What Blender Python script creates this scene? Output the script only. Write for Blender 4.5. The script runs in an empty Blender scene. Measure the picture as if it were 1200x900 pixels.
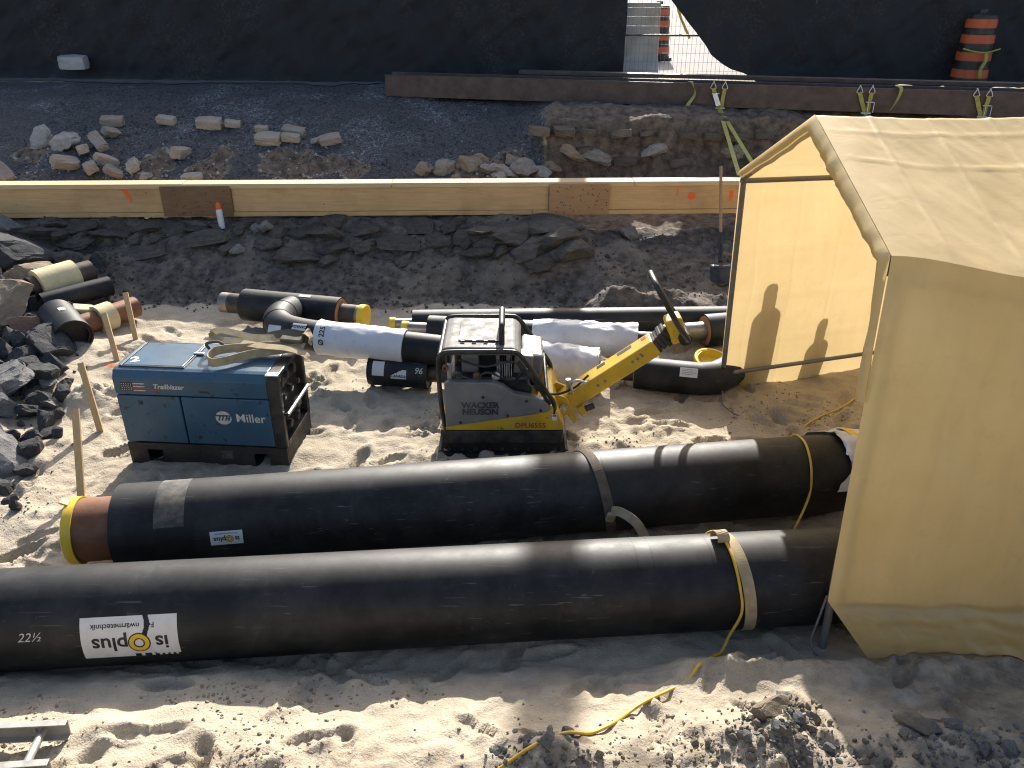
import bpy, bmesh, math, random
import numpy as np
from mathutils import Vector, Matrix, Euler

R = math.radians
rng = random.Random(11)
scene = bpy.context.scene
COL = scene.collection

# ------------------------------------------------------------------ camera
cam_d = bpy.data.cameras.new('camera'); cam = bpy.data.objects.new('camera', cam_d); COL.objects.link(cam)
cam.location = (0, 0, 3.1); cam.rotation_euler = (R(90 - 27), 0, 0)
cam_d.sensor_width = 36; cam_d.lens = 28.5; cam_d.clip_start = .05; cam_d.clip_end = 600
scene.camera = cam

# ------------------------------------------------------------------ sky and sun
SUN_EL = 30
sun_to = Vector((.08, 1, 0)).normalized()          # horizontal direction towards the sun (behind the fence)
w = bpy.data.worlds.new('World'); scene.world = w; w.use_nodes = True
wn = w.node_tree.nodes; wl = w.node_tree.links
sky = wn.new('ShaderNodeTexSky'); sky.sky_type = 'NISHITA'; sky.sun_disc = False
sky.sun_elevation = R(SUN_EL); sky.sun_rotation = math.atan2(sun_to.x, sun_to.y)
sky.air_density = .95; sky.dust_density = 3.2; sky.ozone_density = 1.0
wl.new(sky.outputs[0], wn['Background'].inputs[0]); wn['Background'].inputs[1].default_value = .125
sd = bpy.data.lights.new('sun', 'SUN'); sd.energy = 5.0; sd.angle = R(.53); sd.color = (1, .955, .885)
sun = bpy.data.objects.new('sun', sd); COL.objects.link(sun)
sdir = Vector((sun_to.x * math.cos(R(SUN_EL)), sun_to.y * math.cos(R(SUN_EL)), math.sin(R(SUN_EL))))
sun.rotation_euler = sdir.to_track_quat('Z', 'Y').to_euler()
vs = scene.view_settings
vs.view_transform = 'Standard'; vs.look = 'None'; vs.gamma = 1; vs.use_curve_mapping = False; vs.exposure = .9
scene.render.engine = 'CYCLES'
cy = scene.cycles
cy.max_bounces = 5; cy.diffuse_bounces = 3; cy.glossy_bounces = 2; cy.transmission_bounces = 4; cy.transparent_max_bounces = 6
cy.use_denoising = True; cy.denoising_prefilter = 'NONE'; cy.filter_width = 1.15; cy.adaptive_threshold = .015; cy.use_light_tree = False

# ------------------------------------------------------------------ object helpers
def tag(o, label=None, cat=None, group=None, kind=None):
    if label: o['label'] = label
    if cat: o['category'] = cat
    if group: o['group'] = group
    if kind: o['kind'] = kind
    return o

def thing(name, label, cat, loc=(0, 0, 0), rotz=0, group=None):
    o = bpy.data.objects.new(name, None); COL.objects.link(o)
    o.location = loc; o.rotation_euler = (0, 0, rotz); o.empty_display_size = .1
    return tag(o, label, cat, group)

def link(name, me, mat=None, parent=None, world=False, loc=None, rot=None, scale=None):
    o = bpy.data.objects.new(name, me); COL.objects.link(o)
    if mat and not me.materials: me.materials.append(mat)
    if parent:
        o.parent = parent
        if world and not parent.parent: o.location = -Vector(parent.location)
    if loc is not None: o.location = loc
    if rot is not None: o.rotation_euler = rot
    if scale is not None: o.scale = scale if hasattr(scale, '__len__') else (scale,) * 3
    return o

def frame(d):
    d = Vector(d).normalized()
    a = Vector((0, 0, 1)) if abs(d.z) < .9 else Vector((1, 0, 0))
    u = (a - d * a.dot(d)).normalized()
    return d, u, d.cross(u)

class MB:
    def __init__(s): s.v = []; s.f = []; s.s = []
    def add(s, vs, fs, smooth=False, M=None):
        k = len(s.v)
        s.v += [tuple(M @ Vector(p)) for p in vs] if M else [tuple(p) for p in vs]
        s.f += [tuple(i + k for i in f) for f in fs]
        s.s += [smooth] * len(fs)
        return s
    def box(s, c, size, bev=0, rot=None, seg=2):
        bm = bmesh.new(); bmesh.ops.create_cube(bm, size=1)
        bmesh.ops.scale(bm, vec=size, verts=bm.verts)
        if bev: bmesh.ops.bevel(bm, geom=bm.edges[:], offset=bev, segments=seg, affect='EDGES', profile=.5)
        M = Matrix.Translation(c)
        if rot is not None: M = M @ (rot if isinstance(rot, Matrix) else Euler(rot).to_matrix().to_4x4())
        bm.verts.ensure_lookup_table()
        s.add([v.co.copy() for v in bm.verts], [[v.index for v in f.verts] for f in bm.faces], False, M)
        bm.free(); return s
    def prism(s, poly, y0, y1, bev=0, M=None):
        """polygon in the xz plane pushed from y0 to y1"""
        bm = bmesh.new()
        vs = [bm.verts.new((x, y0, z)) for x, z in poly]
        f = bm.faces.new(vs)
        r = bmesh.ops.extrude_face_region(bm, geom=[f])
        for v in [g for g in r['geom'] if isinstance(g, bmesh.types.BMVert)]: v.co.y = y1
        bmesh.ops.recalc_face_normals(bm, faces=bm.faces)
        if bev: bmesh.ops.bevel(bm, geom=bm.edges[:], offset=bev, segments=2, affect='EDGES', profile=.5)
        bm.verts.index_update()
        s.add([v.co.copy() for v in bm.verts], [[v.index for v in g.verts] for g in bm.faces], False, M)
        bm.free(); return s
    def tube(s, pts, r, n=12, caps=True, smooth=True, rf=None):
        pts = [Vector(p) for p in pts]; m = len(pts)
        rs = r if hasattr(r, '__len__') else [r] * m
        d0, u, b = frame(pts[1] - pts[0])
        rings = []
        for i, p in enumerate(pts):
            d = (pts[min(i + 1, m - 1)] - pts[max(i - 1, 0)]).normalized()
            u = (u - d * u.dot(d)).normalized(); b = d.cross(u)
            ring = []
            for k in range(n):
                a = 2 * math.pi * k / n
                rr = rs[i] * (rf(i / (m - 1), a) if rf else 1)
                ring.append(p + u * (math.cos(a) * rr) + b * (math.sin(a) * rr))
            rings.append(ring)
        vs = [v for q in rings for v in q]
        fs = [(i * n + k, i * n + (k + 1) % n, (i + 1) * n + (k + 1) % n, (i + 1) * n + k) for i in range(m - 1) for k in range(n)]
        s.add(vs, fs, smooth)
        if caps:
            s.add(rings[0], [tuple(range(n))[::-1]]); s.add(rings[-1], [tuple(range(n))])
        return s
    def lathe(s, p, d, prof, n=32, smooth=True):
        """profile of (height along d, radius); every segment keeps a crisp edge"""
        p = Vector(p); d, u, b = frame(d)
        for (h0, r0), (h1, r1) in zip(prof[:-1], prof[1:]):
            vs = []
            for h, rr in ((h0, r0), (h1, r1)):
                for k in range(n):
                    a = 2 * math.pi * k / n
                    vs.append(p + d * h + u * (math.cos(a) * max(rr, 1e-5)) + b * (math.sin(a) * max(rr, 1e-5)))
            s.add(vs, [(k, (k + 1) % n, n + (k + 1) % n, n + k) for k in range(n)], smooth and h0 != h1)
        return s
    def ribbon(s, pts, wd, w, t=.003):
        """flat webbing along pts; wd = width direction (one or one per point)"""
        pts = [Vector(p) for p in pts]; m = len(pts)
        vs = []
        for i, p in enumerate(pts):
            d = (pts[min(i + 1, m - 1)] - pts[max(i - 1, 0)]).normalized()
            W = Vector(wd[i] if hasattr(wd[0], '__len__') or isinstance(wd[0], Vector) else wd)
            W = (W - d * W.dot(d)).normalized(); N = d.cross(W)
            for a, c in ((-1, -1), (1, -1), (1, 1), (-1, 1)):
                vs.append(p + W * (a * w / 2) + N * (c * t / 2))
        fs = [(i * 4 + k, i * 4 + (k + 1) % 4, i * 4 + 4 + (k + 1) % 4, i * 4 + 4 + k) for i in range(m - 1) for k in range(4)]
        s.add(vs, fs); s.add(vs[:4], [(3, 2, 1, 0)]); s.add(vs[-4:], [(0, 1, 2, 3)])
        return s
    def mesh(s, name='mesh'):
        me = bpy.data.meshes.new(name); me.from_pydata(s.v, [], s.f)
        me.polygons.foreach_set('use_smooth', s.s); me.update(); return me
    def build(s, name, mat, parent=None, world=False, **k):
        return link(name, s.mesh(name), mat, parent, world, **k)

def spline(pts, n=8):
    """Catmull-Rom through the points"""
    P = [Vector(p) for p in pts]; P = [P[0] * 2 - P[1]] + P + [P[-1] * 2 - P[-2]]
    out = []
    for i in range(1, len(P) - 2):
        a, b, c, d = P[i - 1:i + 3]
        for k in range(n):
            t = k / n
            out.append(.5 * ((2 * b) + (c - a) * t + (2 * a - 5 * b + 4 * c - d) * t * t + (3 * b - a - 3 * c + d) * t ** 3))
    out.append(P[-2]); return out

def text_geo(body, size, bold=0, shear=0, align='CENTER'):
    cu = bpy.data.curves.new('txt', 'FONT'); cu.body = body; cu.size = size; cu.offset = bold; cu.shear = shear
    cu.align_x = align; cu.align_y = 'CENTER'; cu.resolution_u = 3
    o = bpy.data.objects.new('txt', cu); COL.objects.link(o)
    bpy.context.view_layer.update()
    me = bpy.data.meshes.new_from_object(o.evaluated_get(bpy.context.evaluated_depsgraph_get()))
    vs = [v.co.copy() for v in me.vertices]; fs = [tuple(p.vertices) for p in me.polygons]
    bpy.data.objects.remove(o); bpy.data.curves.remove(cu); bpy.data.meshes.remove(me)
    return vs, fs

# ------------------------------------------------------------------ noise (numpy)
def _hash(ix, iy, s):
    n = (ix.astype(np.int64) * 374761393 + iy.astype(np.int64) * 668265263 + s * 1442695041) & 0xffffffff
    n = ((n ^ (n >> 13)) * 1274126177) & 0xffffffff
    return ((n ^ (n >> 16)) & 0xffffffff) / 4294967296.0
def vnoise(x, y, s=0):
    x = np.asarray(x, float); y = np.asarray(y, float)
    ix = np.floor(x); iy = np.floor(y); fx = x - ix; fy = y - iy
    fx = fx ** 3 * (fx * (fx * 6 - 15) + 10); fy = fy ** 3 * (fy * (fy * 6 - 15) + 10)
    a = _hash(ix, iy, s); b = _hash(ix + 1, iy, s); c = _hash(ix, iy + 1, s); d = _hash(ix + 1, iy + 1, s)
    return (a * (1 - fx) + b * fx) * (1 - fy) + (c * (1 - fx) + d * fx) * fy
def fbm(x, y, sc, oct=3, s=0):
    o = 0; a = 1; t = 0
    ca, sa = math.cos(.6), math.sin(.6)
    x = np.asarray(x, float) / sc; y = np.asarray(y, float) / sc
    for k in range(oct):
        o = o + a * (vnoise(x, y, s + k * 17) - .5); t += a; a *= .5
        x, y = (x * ca - y * sa) * 2.03 + 7.1, (x * sa + y * ca) * 2.03 + 3.7
    return o / t * 2           # about -1..1
def sst(a, b, x):
    t = np.clip((x - a) / (b - a), 0, 1); return t * t * (3 - 2 * t)

# ------------------------------------------------------------------ materials
class NT:
    def __init__(s, name):
        s.m = bpy.data.materials.new(name); s.m.use_nodes = True; s.t = s.m.node_tree; s.N = s.t.nodes; s.L = s.t.links
        s.b = s.N['Principled BSDF']; s.out = s.N['Material Output']
        s.co = s.N.new('ShaderNodeTexCoord').outputs['Object']
    def put(s, sock, v):
        if isinstance(v, bpy.types.NodeSocket): s.L.new(v, sock)
        elif v is not None:
            if hasattr(v, '__len__') and len(v) == 3 and sock.type == 'RGBA': v = (*v, 1)
            sock.default_value = v
    def noise(s, scale=5, detail=3, rough=.55, co=None, dist=0):
        n = s.N.new('ShaderNodeTexNoise'); s.put(n.inputs['Vector'], co or s.co)
        n.inputs['Scale'].default_value = scale; n.inputs['Detail'].default_value = detail
        n.inputs['Roughness'].default_value = rough; n.inputs['Distortion'].default_value = dist
        return n.outputs['Fac']
    def vor(s, scale, feature='F1', co=None, out='Distance'):
        n = s.N.new('ShaderNodeTexVoronoi'); n.feature = feature; s.put(n.inputs['Vector'], co or s.co)
        n.inputs['Scale'].default_value = scale; return n.outputs[out]
    def mapv(s, scale, rot=(0, 0, 0), co=None):
        n = s.N.new('ShaderNodeMapping'); s.put(n.inputs['Vector'], co or s.co)
        n.inputs['Scale'].default_value = scale; n.inputs['Rotation'].default_value = rot; return n.outputs[0]
    def ramp(s, x, a, b, va=0., vb=1.):
        n = s.N.new('ShaderNodeMapRange'); n.inputs[1].default_value = a; n.inputs[2].default_value = b
        n.inputs[3].default_value = va; n.inputs[4].default_value = vb; s.put(n.inputs[0], x); return n.outputs[0]
    def mix(s, f, a, b):
        n = s.N.new('ShaderNodeMix'); n.data_type = 'RGBA'; s.put(n.inputs[0], f); s.put(n.inputs[6], a); s.put(n.inputs[7], b)
        return n.outputs[2]
    def math(s, op, a, b=0.):
        n = s.N.new('ShaderNodeMath'); n.operation = op; s.put(n.inputs[0], a); s.put(n.inputs[1], b); return n.outputs[0]
    def attr(s, name):
        n = s.N.new('ShaderNodeAttribute'); n.attribute_name = name; return n.outputs['Fac']
    def rnd(s):
        return s.N.new('ShaderNodeObjectInfo').outputs['Random']
    def bump(s, h, strength=.3, dist=.01, nrm=None):
        n = s.N.new('ShaderNodeBump'); n.inputs['Strength'].default_value = strength; n.inputs['Distance'].default_value = dist
        s.put(n.inputs['Height'], h)
        if nrm: s.put(n.inputs['Normal'], nrm)
        return n.outputs[0]
    def set(s, **k):
        for a, v in k.items():
            s.put(s.b.inputs[{'color': 'Base Color', 'rough': 'Roughness', 'metal': 'Metallic', 'normal': 'Normal', 'spec': 'Specular IOR Level',
                              'alpha': 'Alpha', 'sheen': 'Sheen Weight', 'coat': 'Coat Weight'}[a]], v)
        return s.m

def pm(name, c, rough=.6, metal=0, var=.2, vs=6, bump=.15, bs=60, dust=0, dustc=(.42, .35, .25), chips=0, chipc=(.03, .025, .02), spec=.5, rnd=0):
    n = NT(name); c = Vector(c)
    col = n.mix(n.ramp(n.noise(vs, 5), .3, .7), tuple(c * (1 - var)), tuple(c * (1 + var)))
    if rnd: col = n.mix(n.ramp(n.rnd(), 0, 1, 0, rnd), col, (.02, .017, .015))
    if chips:
        col = n.mix(n.ramp(n.noise(vs * 4, 6, .65), .72 - chips, .745 - chips), col, chipc)
    if dust:
        f = n.math('MULTIPLY', n.ramp(n.noise(vs * .7, 6, .7), .42, .75), dust)
        col = n.mix(f, col, dustc)
    r = n.ramp(n.noise(vs * 2, 4), .3, .7, max(rough - .12, .05), min(rough + .12, 1))
    return n.set(color=col, rough=r, metal=metal, spec=spec, normal=n.bump(n.noise(bs, 4), bump, .004))

def mat_ground():
    n = NT('ground_soil')
    g = n.N.new('ShaderNodeNewGeometry').outputs['Position']; n.co = g
    a_d, a_g, a_b, a_p, a_w = (n.attr(k) for k in ('dirt', 'gravel', 'brown', 'paint', 'wet'))
    big = n.noise(1.3, 4); mid = n.noise(9, 4, .6); fine = n.noise(140, 2, .7)
    sand = n.mix(n.ramp(big, .35, .68), (.455, .382, .282), (.375, .312, .226))
    sand = n.mix(n.ramp(mid, .42, .7, 0, .65), sand, (.29, .24, .175))
    sand = n.mix(n.ramp(fine, .4, .7, 0, .5), sand, (.54, .475, .37))
    sp = n.ramp(n.vor(55), .0, .16, 1, 0)
    sand = n.mix(n.math('MULTIPLY', sp, n.ramp(mid, .52, .66)), sand, (.13, .11, .09))
    sand = n.mix(n.math('MULTIPLY', a_w, n.ramp(mid, .3, .6)), sand, (.17, .142, .108))
    dirt = n.mix(n.ramp(mid, .35, .68), (.06, .05, .042), (.19, .16, .13))
    dirt = n.mix(n.ramp(big, .5, .72), dirt, (.24, .2, .155))
    dirt = n.mix(n.ramp(n.vor(38), .0, .2, .8, 0), dirt, (.16, .15, .14))
    cell = n.vor(48, out='Color')
    sep = n.N.new('ShaderNodeSeparateColor'); n.L.new(cell, sep.inputs[0])
    grav = n.mix(n.ramp(sep.outputs[0], .1, .9), (.068, .071, .077), (.185, .19, .2))
    grav = n.mix(n.math('MULTIPLY', n.ramp(sep.outputs[1], .9, .93), n.ramp(big, .38, .6)), grav, (.36, .36, .35))
    grav = n.mix(n.ramp(big, .5, .75, .55, 0), grav, (.04, .036, .033))
    brown = n.mix(n.ramp(mid, .3, .7), (.06, .045, .035), (.23, .175, .13))
    brown = n.mix(n.ramp(n.vor(30), 0, .25, .7, 0), brown, (.27, .23, .19))
    def soft(a, f): return n.ramp(n.math('ADD', a, n.math('MULTIPLY', n.math('SUBTRACT', f, .5), .8)), .4, .6)
    col = n.mix(soft(a_d, mid), sand, dirt)
    col = n.mix(soft(a_g, mid), col, grav)
    col = n.mix(soft(a_b, mid), col, brown)
    col = n.mix(n.math('MULTIPLY', a_p, n.ramp(mid, .3, .45)), col, (.75, .17, .05))
    h = n.math('ADD', n.math('ADD', n.math('MULTIPLY', n.noise(22, 5, .65), 1.0), n.math('MULTIPLY', n.noise(75, 3, .6), .55)), n.math('MULTIPLY', fine, .25))
    h2 = n.math('MULTIPLY', n.vor(48), n.math('ADD', a_g, n.math('MULTIPLY', a_d, .6)))
    return n.set(color=col, rough=.92, spec=.2, normal=n.bump(n.math('ADD', h, h2), .75, .014))

def mat_pipe():
    n = NT('black_jacket')
    dust = n.ramp(n.noise(3.2, 6, .7), .42, .75)
    scr = n.ramp(n.noise(3, 3, .5, n.mapv((.7, 26, 26), (0, .06, .05))), .655, .69)
    scr2 = n.ramp(n.noise(5, 6, .75, n.mapv((1.6, .7, .7), (.2, .5, .4)), .8), .56, .85, 0, .5)
    mask = n.ramp(n.noise(1.6, 4), .45, .65)
    s = n.math('MULTIPLY', n.math('MAXIMUM', scr, scr2), mask)
    blot = n.ramp(n.noise(24, 5, .7), .66, .76)
    col = n.mix(n.math('MULTIPLY', dust, .3), (.005, .0052, .0056), (.1, .098, .092))
    col = n.mix(n.math('MULTIPLY', s, .55), col, (.19, .182, .165))
    col = n.mix(n.math('MULTIPLY', n.math('MULTIPLY', blot, mask), .6), col, (.28, .25, .2))
    r = n.ramp(n.math('ADD', n.noise(7, 5, .65), n.math('MULTIPLY', s, .35)), .2, 1.0, .46, .68)
    return n.set(color=col, rough=r, spec=.36, normal=n.bump(n.math('MULTIPLY', s, .05), .12, .02))

def mat_tarp():
    n = NT('tan_tarp')
    f = n.ramp(n.noise(3, 5, .6), .3, .7)
    c1 = n.mix(f, (.67, .46, .165), (.73, .52, .21))
    c1 = n.mix(n.ramp(n.noise(9, 6, .7), .55, .8, 0, .55), c1, (.46, .32, .13))
    c1 = n.mix(n.ramp(n.noise(3, 5, .65, n.mapv((2.5, 2.5, .5))), .5, .75, 0, .4), c1, (.52, .36, .14))
    n.set(color=c1, rough=n.ramp(n.noise(8, 4), .3, .7, .36, .5), spec=1.0,
          normal=n.bump(n.math('ADD', n.noise(6, 5, .6, dist=.6), n.math('MULTIPLY', n.noise(500, 1), .03)), .3, .01))
    tr = n.N.new('ShaderNodeBsdfTranslucent'); n.L.new(n.b.inputs['Normal'].links[0].from_socket, tr.inputs['Normal']); n.put(tr.inputs[0], n.mix(f, (.70, .525, .26), (.76, .59, .31)))
    mx = n.N.new('ShaderNodeMixShader'); mx.inputs[0].default_value = .3
    n.L.new(n.b.outputs[0], mx.inputs[1]); n.L.new(tr.outputs[0], mx.inputs[2]); n.L.new(mx.outputs[0], n.out.inputs[0])
    return n.m

def mat_mesh():
    n = NT('black_fence_mesh')
    f = n.math('MULTIPLY', n.ramp(n.noise(26, 5, .75), .5, .72), n.ramp(n.noise(1.4, 5, .6, n.mapv((1, 1, .45))), .46, .68))
    col = n.mix(f, (.015, .018, .0225), (.085, .077, .068))
    n.set(color=col, rough=.75, spec=.3, sheen=.15, normal=n.bump(n.noise(900, 1), .2, .002))
    tr = n.N.new('ShaderNodeBsdfTransparent')
    mx = n.N.new('ShaderNodeMixShader')
    n.L.new(n.math('ADD', n.math('MULTIPLY', n.ramp(n.noise(45, 3, .7), .62, .75), n.math('MULTIPLY', n.ramp(n.noise(1.1, 4), .52, .68), .05)), .0), mx.inputs[0])
    n.L.new(n.b.outputs[0], mx.inputs[1]); n.L.new(tr.outputs[0], mx.inputs[2]); n.L.new(mx.outputs[0], n.out.inputs[0])
    return n.m

def mat_wood(name, a, b, sc=(1, 16, 16), knots=0):
    n = NT(name)
    g = n.noise(4, 5, .6, n.mapv(sc), .4)
    col = n.mix(n.ramp(g, .3, .7), a, b)
    col = n.mix(n.ramp(n.noise(2, 4), .5, .8, 0, .4), col, tuple(Vector(b) * .75))
    if knots:
        k = n.ramp(n.vor(6), .02, .07, 1, 0)
        col = n.mix(n.math('MULTIPLY', k, knots), col, (.05, .03, .02))
        st = n.ramp(n.noise(11, 5, .7, n.mapv((.6, 3, 3), (0, .5, .3))), .68, .74)
        col = n.mix(n.math('MULTIPLY', st, .75), col, (.16, .1, .06))
        col = n.mix(n.ramp(n.noise(1.1, 6, .7), .48, .75, 0, .55), col, tuple(Vector(b) * .5))
    return n.set(color=col, rough=.75, normal=n.bump(g, .15, .004), spec=.3)

def mat_rock(name, a, b, speck=(.3, .3, .29), sp=.5):
    n = NT(name)
    col = n.mix(n.ramp(n.noise(5, 7, .7), .3, .7), a, b)
    col = n.mix(n.ramp(n.rnd(), 0, 1, 0, .45), col, tuple(Vector(a) * .6))
    col = n.mix(n.ramp(n.vor(34), .05, .2, sp, 0), col, speck)
    h = n.math('ADD', n.noise(12, 7, .7), n.math('MULTIPLY', n.noise(60, 4, .7), .35))
    return n.set(color=col, rough=.9, spec=.25, normal=n.bump(h, .8, .02))

def mat_steel(name, a, b, rough=.5, metal=.6):
    n = NT(name)
    col = n.mix(n.ramp(n.noise(5, 7, .7), .35, .65), a, b)
    col = n.mix(n.ramp(n.noise(14, 5, .7, n.mapv((.5, 3, 3))), .6, .75, 0, .6), col, tuple(Vector(a) * .4))
    return n.set(color=col, rough=n.ramp(n.noise(9, 5), .3, .7, rough - .12, rough + .15), metal=metal, normal=n.bump(n.noise(50, 5), .2, .004))

M_ground = mat_ground(); M_pipe = mat_pipe(); M_tarp = mat_tarp(); M_mesh = mat_mesh()
M_lvl = mat_wood('lvl_face', (.66, .43, .205), (.54, .335, .155), knots=.8)
M_lvltop = mat_wood('lvl_chord', (.66, .50, .29), (.55, .39, .2), (1, 26, 26))
M_ply2 = mat_wood('light_plywood', (.46, .28, .14), (.36, .21, .1), (2, 14, 14), knots=1)
M_ply = mat_wood('brown_plywood', (.26, .15, .075), (.18, .10, .05), (2, 14, 14), knots=1)
M_stake = mat_wood('stake_pine', (.62, .43, .21), (.5, .33, .15), (12, 12, 1))
M_handlewood = mat_wood('ash_handle', (.42, .26, .13), (.3, .17, .08), (12, 12, 1))
M_asph = mat_rock('asphalt_rubble', (.04, .04, .043), (.11, .108, .105), (.24, .24, .23), .6)
M_greyrock = mat_rock('grey_stone', (.15, .147, .14), (.31, .3, .285), (.34, .33, .31), .4)
M_tanrock = mat_rock('tan_stone', (.3, .225, .15), (.46, .36, .25), (.2, .16, .12), .4)
M_wallrock = mat_rock('soiled_stone', (.06, .052, .044), (.16, .14, .115), (.16, .15, .13), .35)
M_redrock = mat_rock('red_shard', (.2, .12, .085), (.32, .2, .14), (.3, .25, .2), .3)
M_heapsoil = mat_rock('heap_soil', (.11, .095, .075), (.25, .215, .17), (.3, .27, .23), .4)
M_bankbits = mat_rock('bank_stones', (.05, .044, .038), (.17, .155, .135), (.2, .19, .17), .3)
M_wallbrick = mat_rock('dark_brown_brick', (.11, .088, .068), (.22, .18, .14), (.26, .23, .2), .3)  # brick colour set darker and browner for the cut face
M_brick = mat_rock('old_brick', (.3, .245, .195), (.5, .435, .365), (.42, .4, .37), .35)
M_mortar = mat_rock('mortar_lump', (.3, .28, .25), (.45, .43, .4), (.2, .18, .16), .4)
M_clod = mat_rock('soil_clod', (.27, .22, .16), (.42, .345, .245), (.46, .39, .28), .4)
M_conc = pm('concrete', (.38, .38, .37), .9, var=.25, vs=4, bump=.4, bs=80)
M_beam = mat_steel('rusty_beam', (.06, .044, .041), (.105, .078, .071), .6, .25)
M_rust = mat_steel('rusty_pipe_steel', (.16, .07, .035), (.25, .115, .06), .6, .35)
M_bare = mat_steel('bare_pipe_steel', (.22, .19, .16), (.34, .3, .26), .42, .8)
M_dsteel = mat_steel('dark_pipe_steel', (.05, .04, .034), (.11, .085, .065), .5, .5)
M_wire = pm('dull_wire', (.2, .2, .2), .5, .4, .1)
M_zinc = pm('galvanised', (.55, .56, .57), .38, .85, .12, 20, .1)
M_alu = pm('aluminium', (.4, .39, .36), .5, .6, .12, 12, .15, dust=.4)
M_ycap = pm('yellow_plastic', (.78, .52, .02), .42, 0, .1, 8, .1, dust=.25)
M_ypaint = pm('yellow_paint', (.66, .40, .018), .45, 0, .15, 5, .1, dust=.45, dustc=(.3, .22, .1), chips=.07, chipc=(.06, .05, .04))
M_grey = pm('grey_plastic', (.155, .155, .15), .5, 0, .15, 7, .15, dust=.3)
M_dgrey = pm('charcoal_metal', (.035, .036, .038), .45, 0, .25, 8, .15, dust=.25)
M_black = pm('black_metal', (.012, .012, .013), .45, 0, .3, 9, .15, dust=.15)
M_skid = pm('black_skid', (.017, .015, .014), .6, 0, .3, 6, .3, dust=.2, dustc=(.2, .15, .1), chips=.06, chipc=(.1, .06, .035))
M_rubber = pm('rubber', (.016, .016, .016), .7, 0, .2, 9, .3, dust=.2)
M_blue = pm('blue_paint', (.021, .08, .135), .42, 0, .16, 4, .06, dust=.35, dustc=(.11, .115, .11), chips=.105, chipc=(.022, .018, .016))
M_white = pm('white_print', (.72, .72, .7), .55, 0, .08, 30, .05)
M_wornwhite = pm('worn_print', (.55, .53, .48), .6, 0, .15, 30, .05, chips=.1, chipc=(.02, .06, .13))
M_label = pm('white_label', (.66, .66, .64), .5, 0, .07, 12, .1, dust=.25)
M_ink = pm('black_ink', (.015, .015, .016), .5, 0, .1)
M_logoy = pm('logo_yellow', (.72, .47, .02), .5, 0, .06)
M_red = pm('red_print', (.4, .06, .03), .55, 0, .2, 40, .05, chips=.1, chipc=(.5, .33, .05))
M_hood = pm('weathered_hood', (.1, .1, .1), .62, 0, .2, 6, .15, dust=.35, spec=.25)
M_sleeve = pm('white_sleeve', (.62, .62, .63), .36, 0, .08, 6, .9, 14, dust=.3, dustc=(.4, .36, .3))
M_foam = pm('cream_foam', (.66, .56, .32), .85, 0, .12, 10, .5, 50, dust=.35, dustc=(.3, .24, .16))
M_orfoam = pm('orange_foam', (.42, .2, .08), .9, 0, .2, 12, .5, 70)
M_web = pm('tan_webbing', (.40, .31, .18), .9, 0, .2, 20, .5, 220, dust=.3, dustc=(.16, .13, .09))
M_webdark = pm('dirty_webbing', (.10, .08, .055), .9, 0, .3, 20, .5, 220, dust=.4, dustc=(.2, .16, .11))
M_webg = pm('yellow_green_webbing', (.36, .34, .07), .8, 0, .2, 20, .4, 220, dust=.3, dustc=(.25, .2, .12))
M_cord = pm('yellow_cord', (.62, .40, .03), .5, 0, .15, 15, .1, dust=.25)
M_orange = pm('safety_orange', (.5, .09, .022), .5, 0, .12, 8, .1, dust=.15)
M_spray = pm('orange_spray_paint', (.85, .14, .03), .6, 0, .1)
M_dpole = pm('grey_frame_tube', (.16, .155, .145), .5, .2, .15, 8, .1, dust=.2)
M_cyl = pm('gas_cylinder_paint', (.06, .12, .1), .45, 0, .15)
M_polewood = mat_wood('utility_pole_wood', (.2, .14, .09), (.13, .09, .06), (14, 14, 1))
M_chalk = pm('chalk', (.5, .5, .48), .9, 0, .1)
M_dark = pm('bore_shade', (.006, .006, .006), .8)  # near-black colour standing in for the shade inside the bore
# ================================================================== GROUND
LY = [-60, -.2, .4, 1.0, 1.6, 2.1, 2.4, 2.65, 2.95, 7.5, 7.9, 8.3, 8.7, 9.0, 9.5, 10, 12.4, 13.1, 200]
LZ = [1.5, 1.5, 1.35, .85, .5, .33, .24, .15, 0, 0, .06, .27, .47, .57, .62, .72, 1.42, 1.5, 1.5]
QY = [-60, -.2, .4, 1.0, 1.6, 2.1, 2.4, 2.65, 2.95, 7.1, 7.6, 8.2, 8.75, 9.3, 10.5, 10.82, 11.0, 11.4, 13.1, 200]
QZ = [1.5, 1.5, 1.35, .85, .5, .33, .24, .14, .02, 0, .14, .28, .395, .43, .5, .6, 1.36, 1.44, 1.5, 1.5]
def steps(a, b, d): return list(np.arange(a, b - d * .5, d))
xs = np.array([-80, -50, -30, -20, -14, -11] + steps(-9.5, -6.4, .12) + steps(-6.4, 6.2, .0215) + steps(6.2, 9.5, .1) + [9.5, 11, 14, 20, 30, 50, 80])
ys = np.array([-60, -20, -8, -4] + steps(-2, 1.6, .09) + steps(1.6, 4.2, .0155) + steps(4.2, 8, .0205) + steps(8, 13.3, .027) + steps(13.3, 16, .12) + [16, 18, 22, 30, 45, 70, 110, 200])
GX, GY = np.meshgrid(xs, ys)
jx = fbm(GX, GY, .8, 3, 5) * .12; jy = fbm(GX, GY, .7, 4, 9) * .12
zl = np.interp(GY + jy, LY, LZ); zr = np.interp(GY + jy * .5, QY, QZ)
tl = sst(.45, 1.05, GX + jx); tu = sst(.0, .55, GX + jx * 2)
tt = np.where(GY < 9.1, tl, np.where(GY > 9.6, tu, tl + (tu - tl) * (GY - 9.1) / .5))
GZ = zl * (1 - tt) + zr * tt
# left heap of broken stone and soil
heap = sst(-3.35, -4.3, GX + jx * 1.5 + .12 * (GY - 5.5)) * sst(4.0, 4.9, GY) * (1 - sst(8.0, 8.7, GY))
GZ += heap * .16
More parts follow.
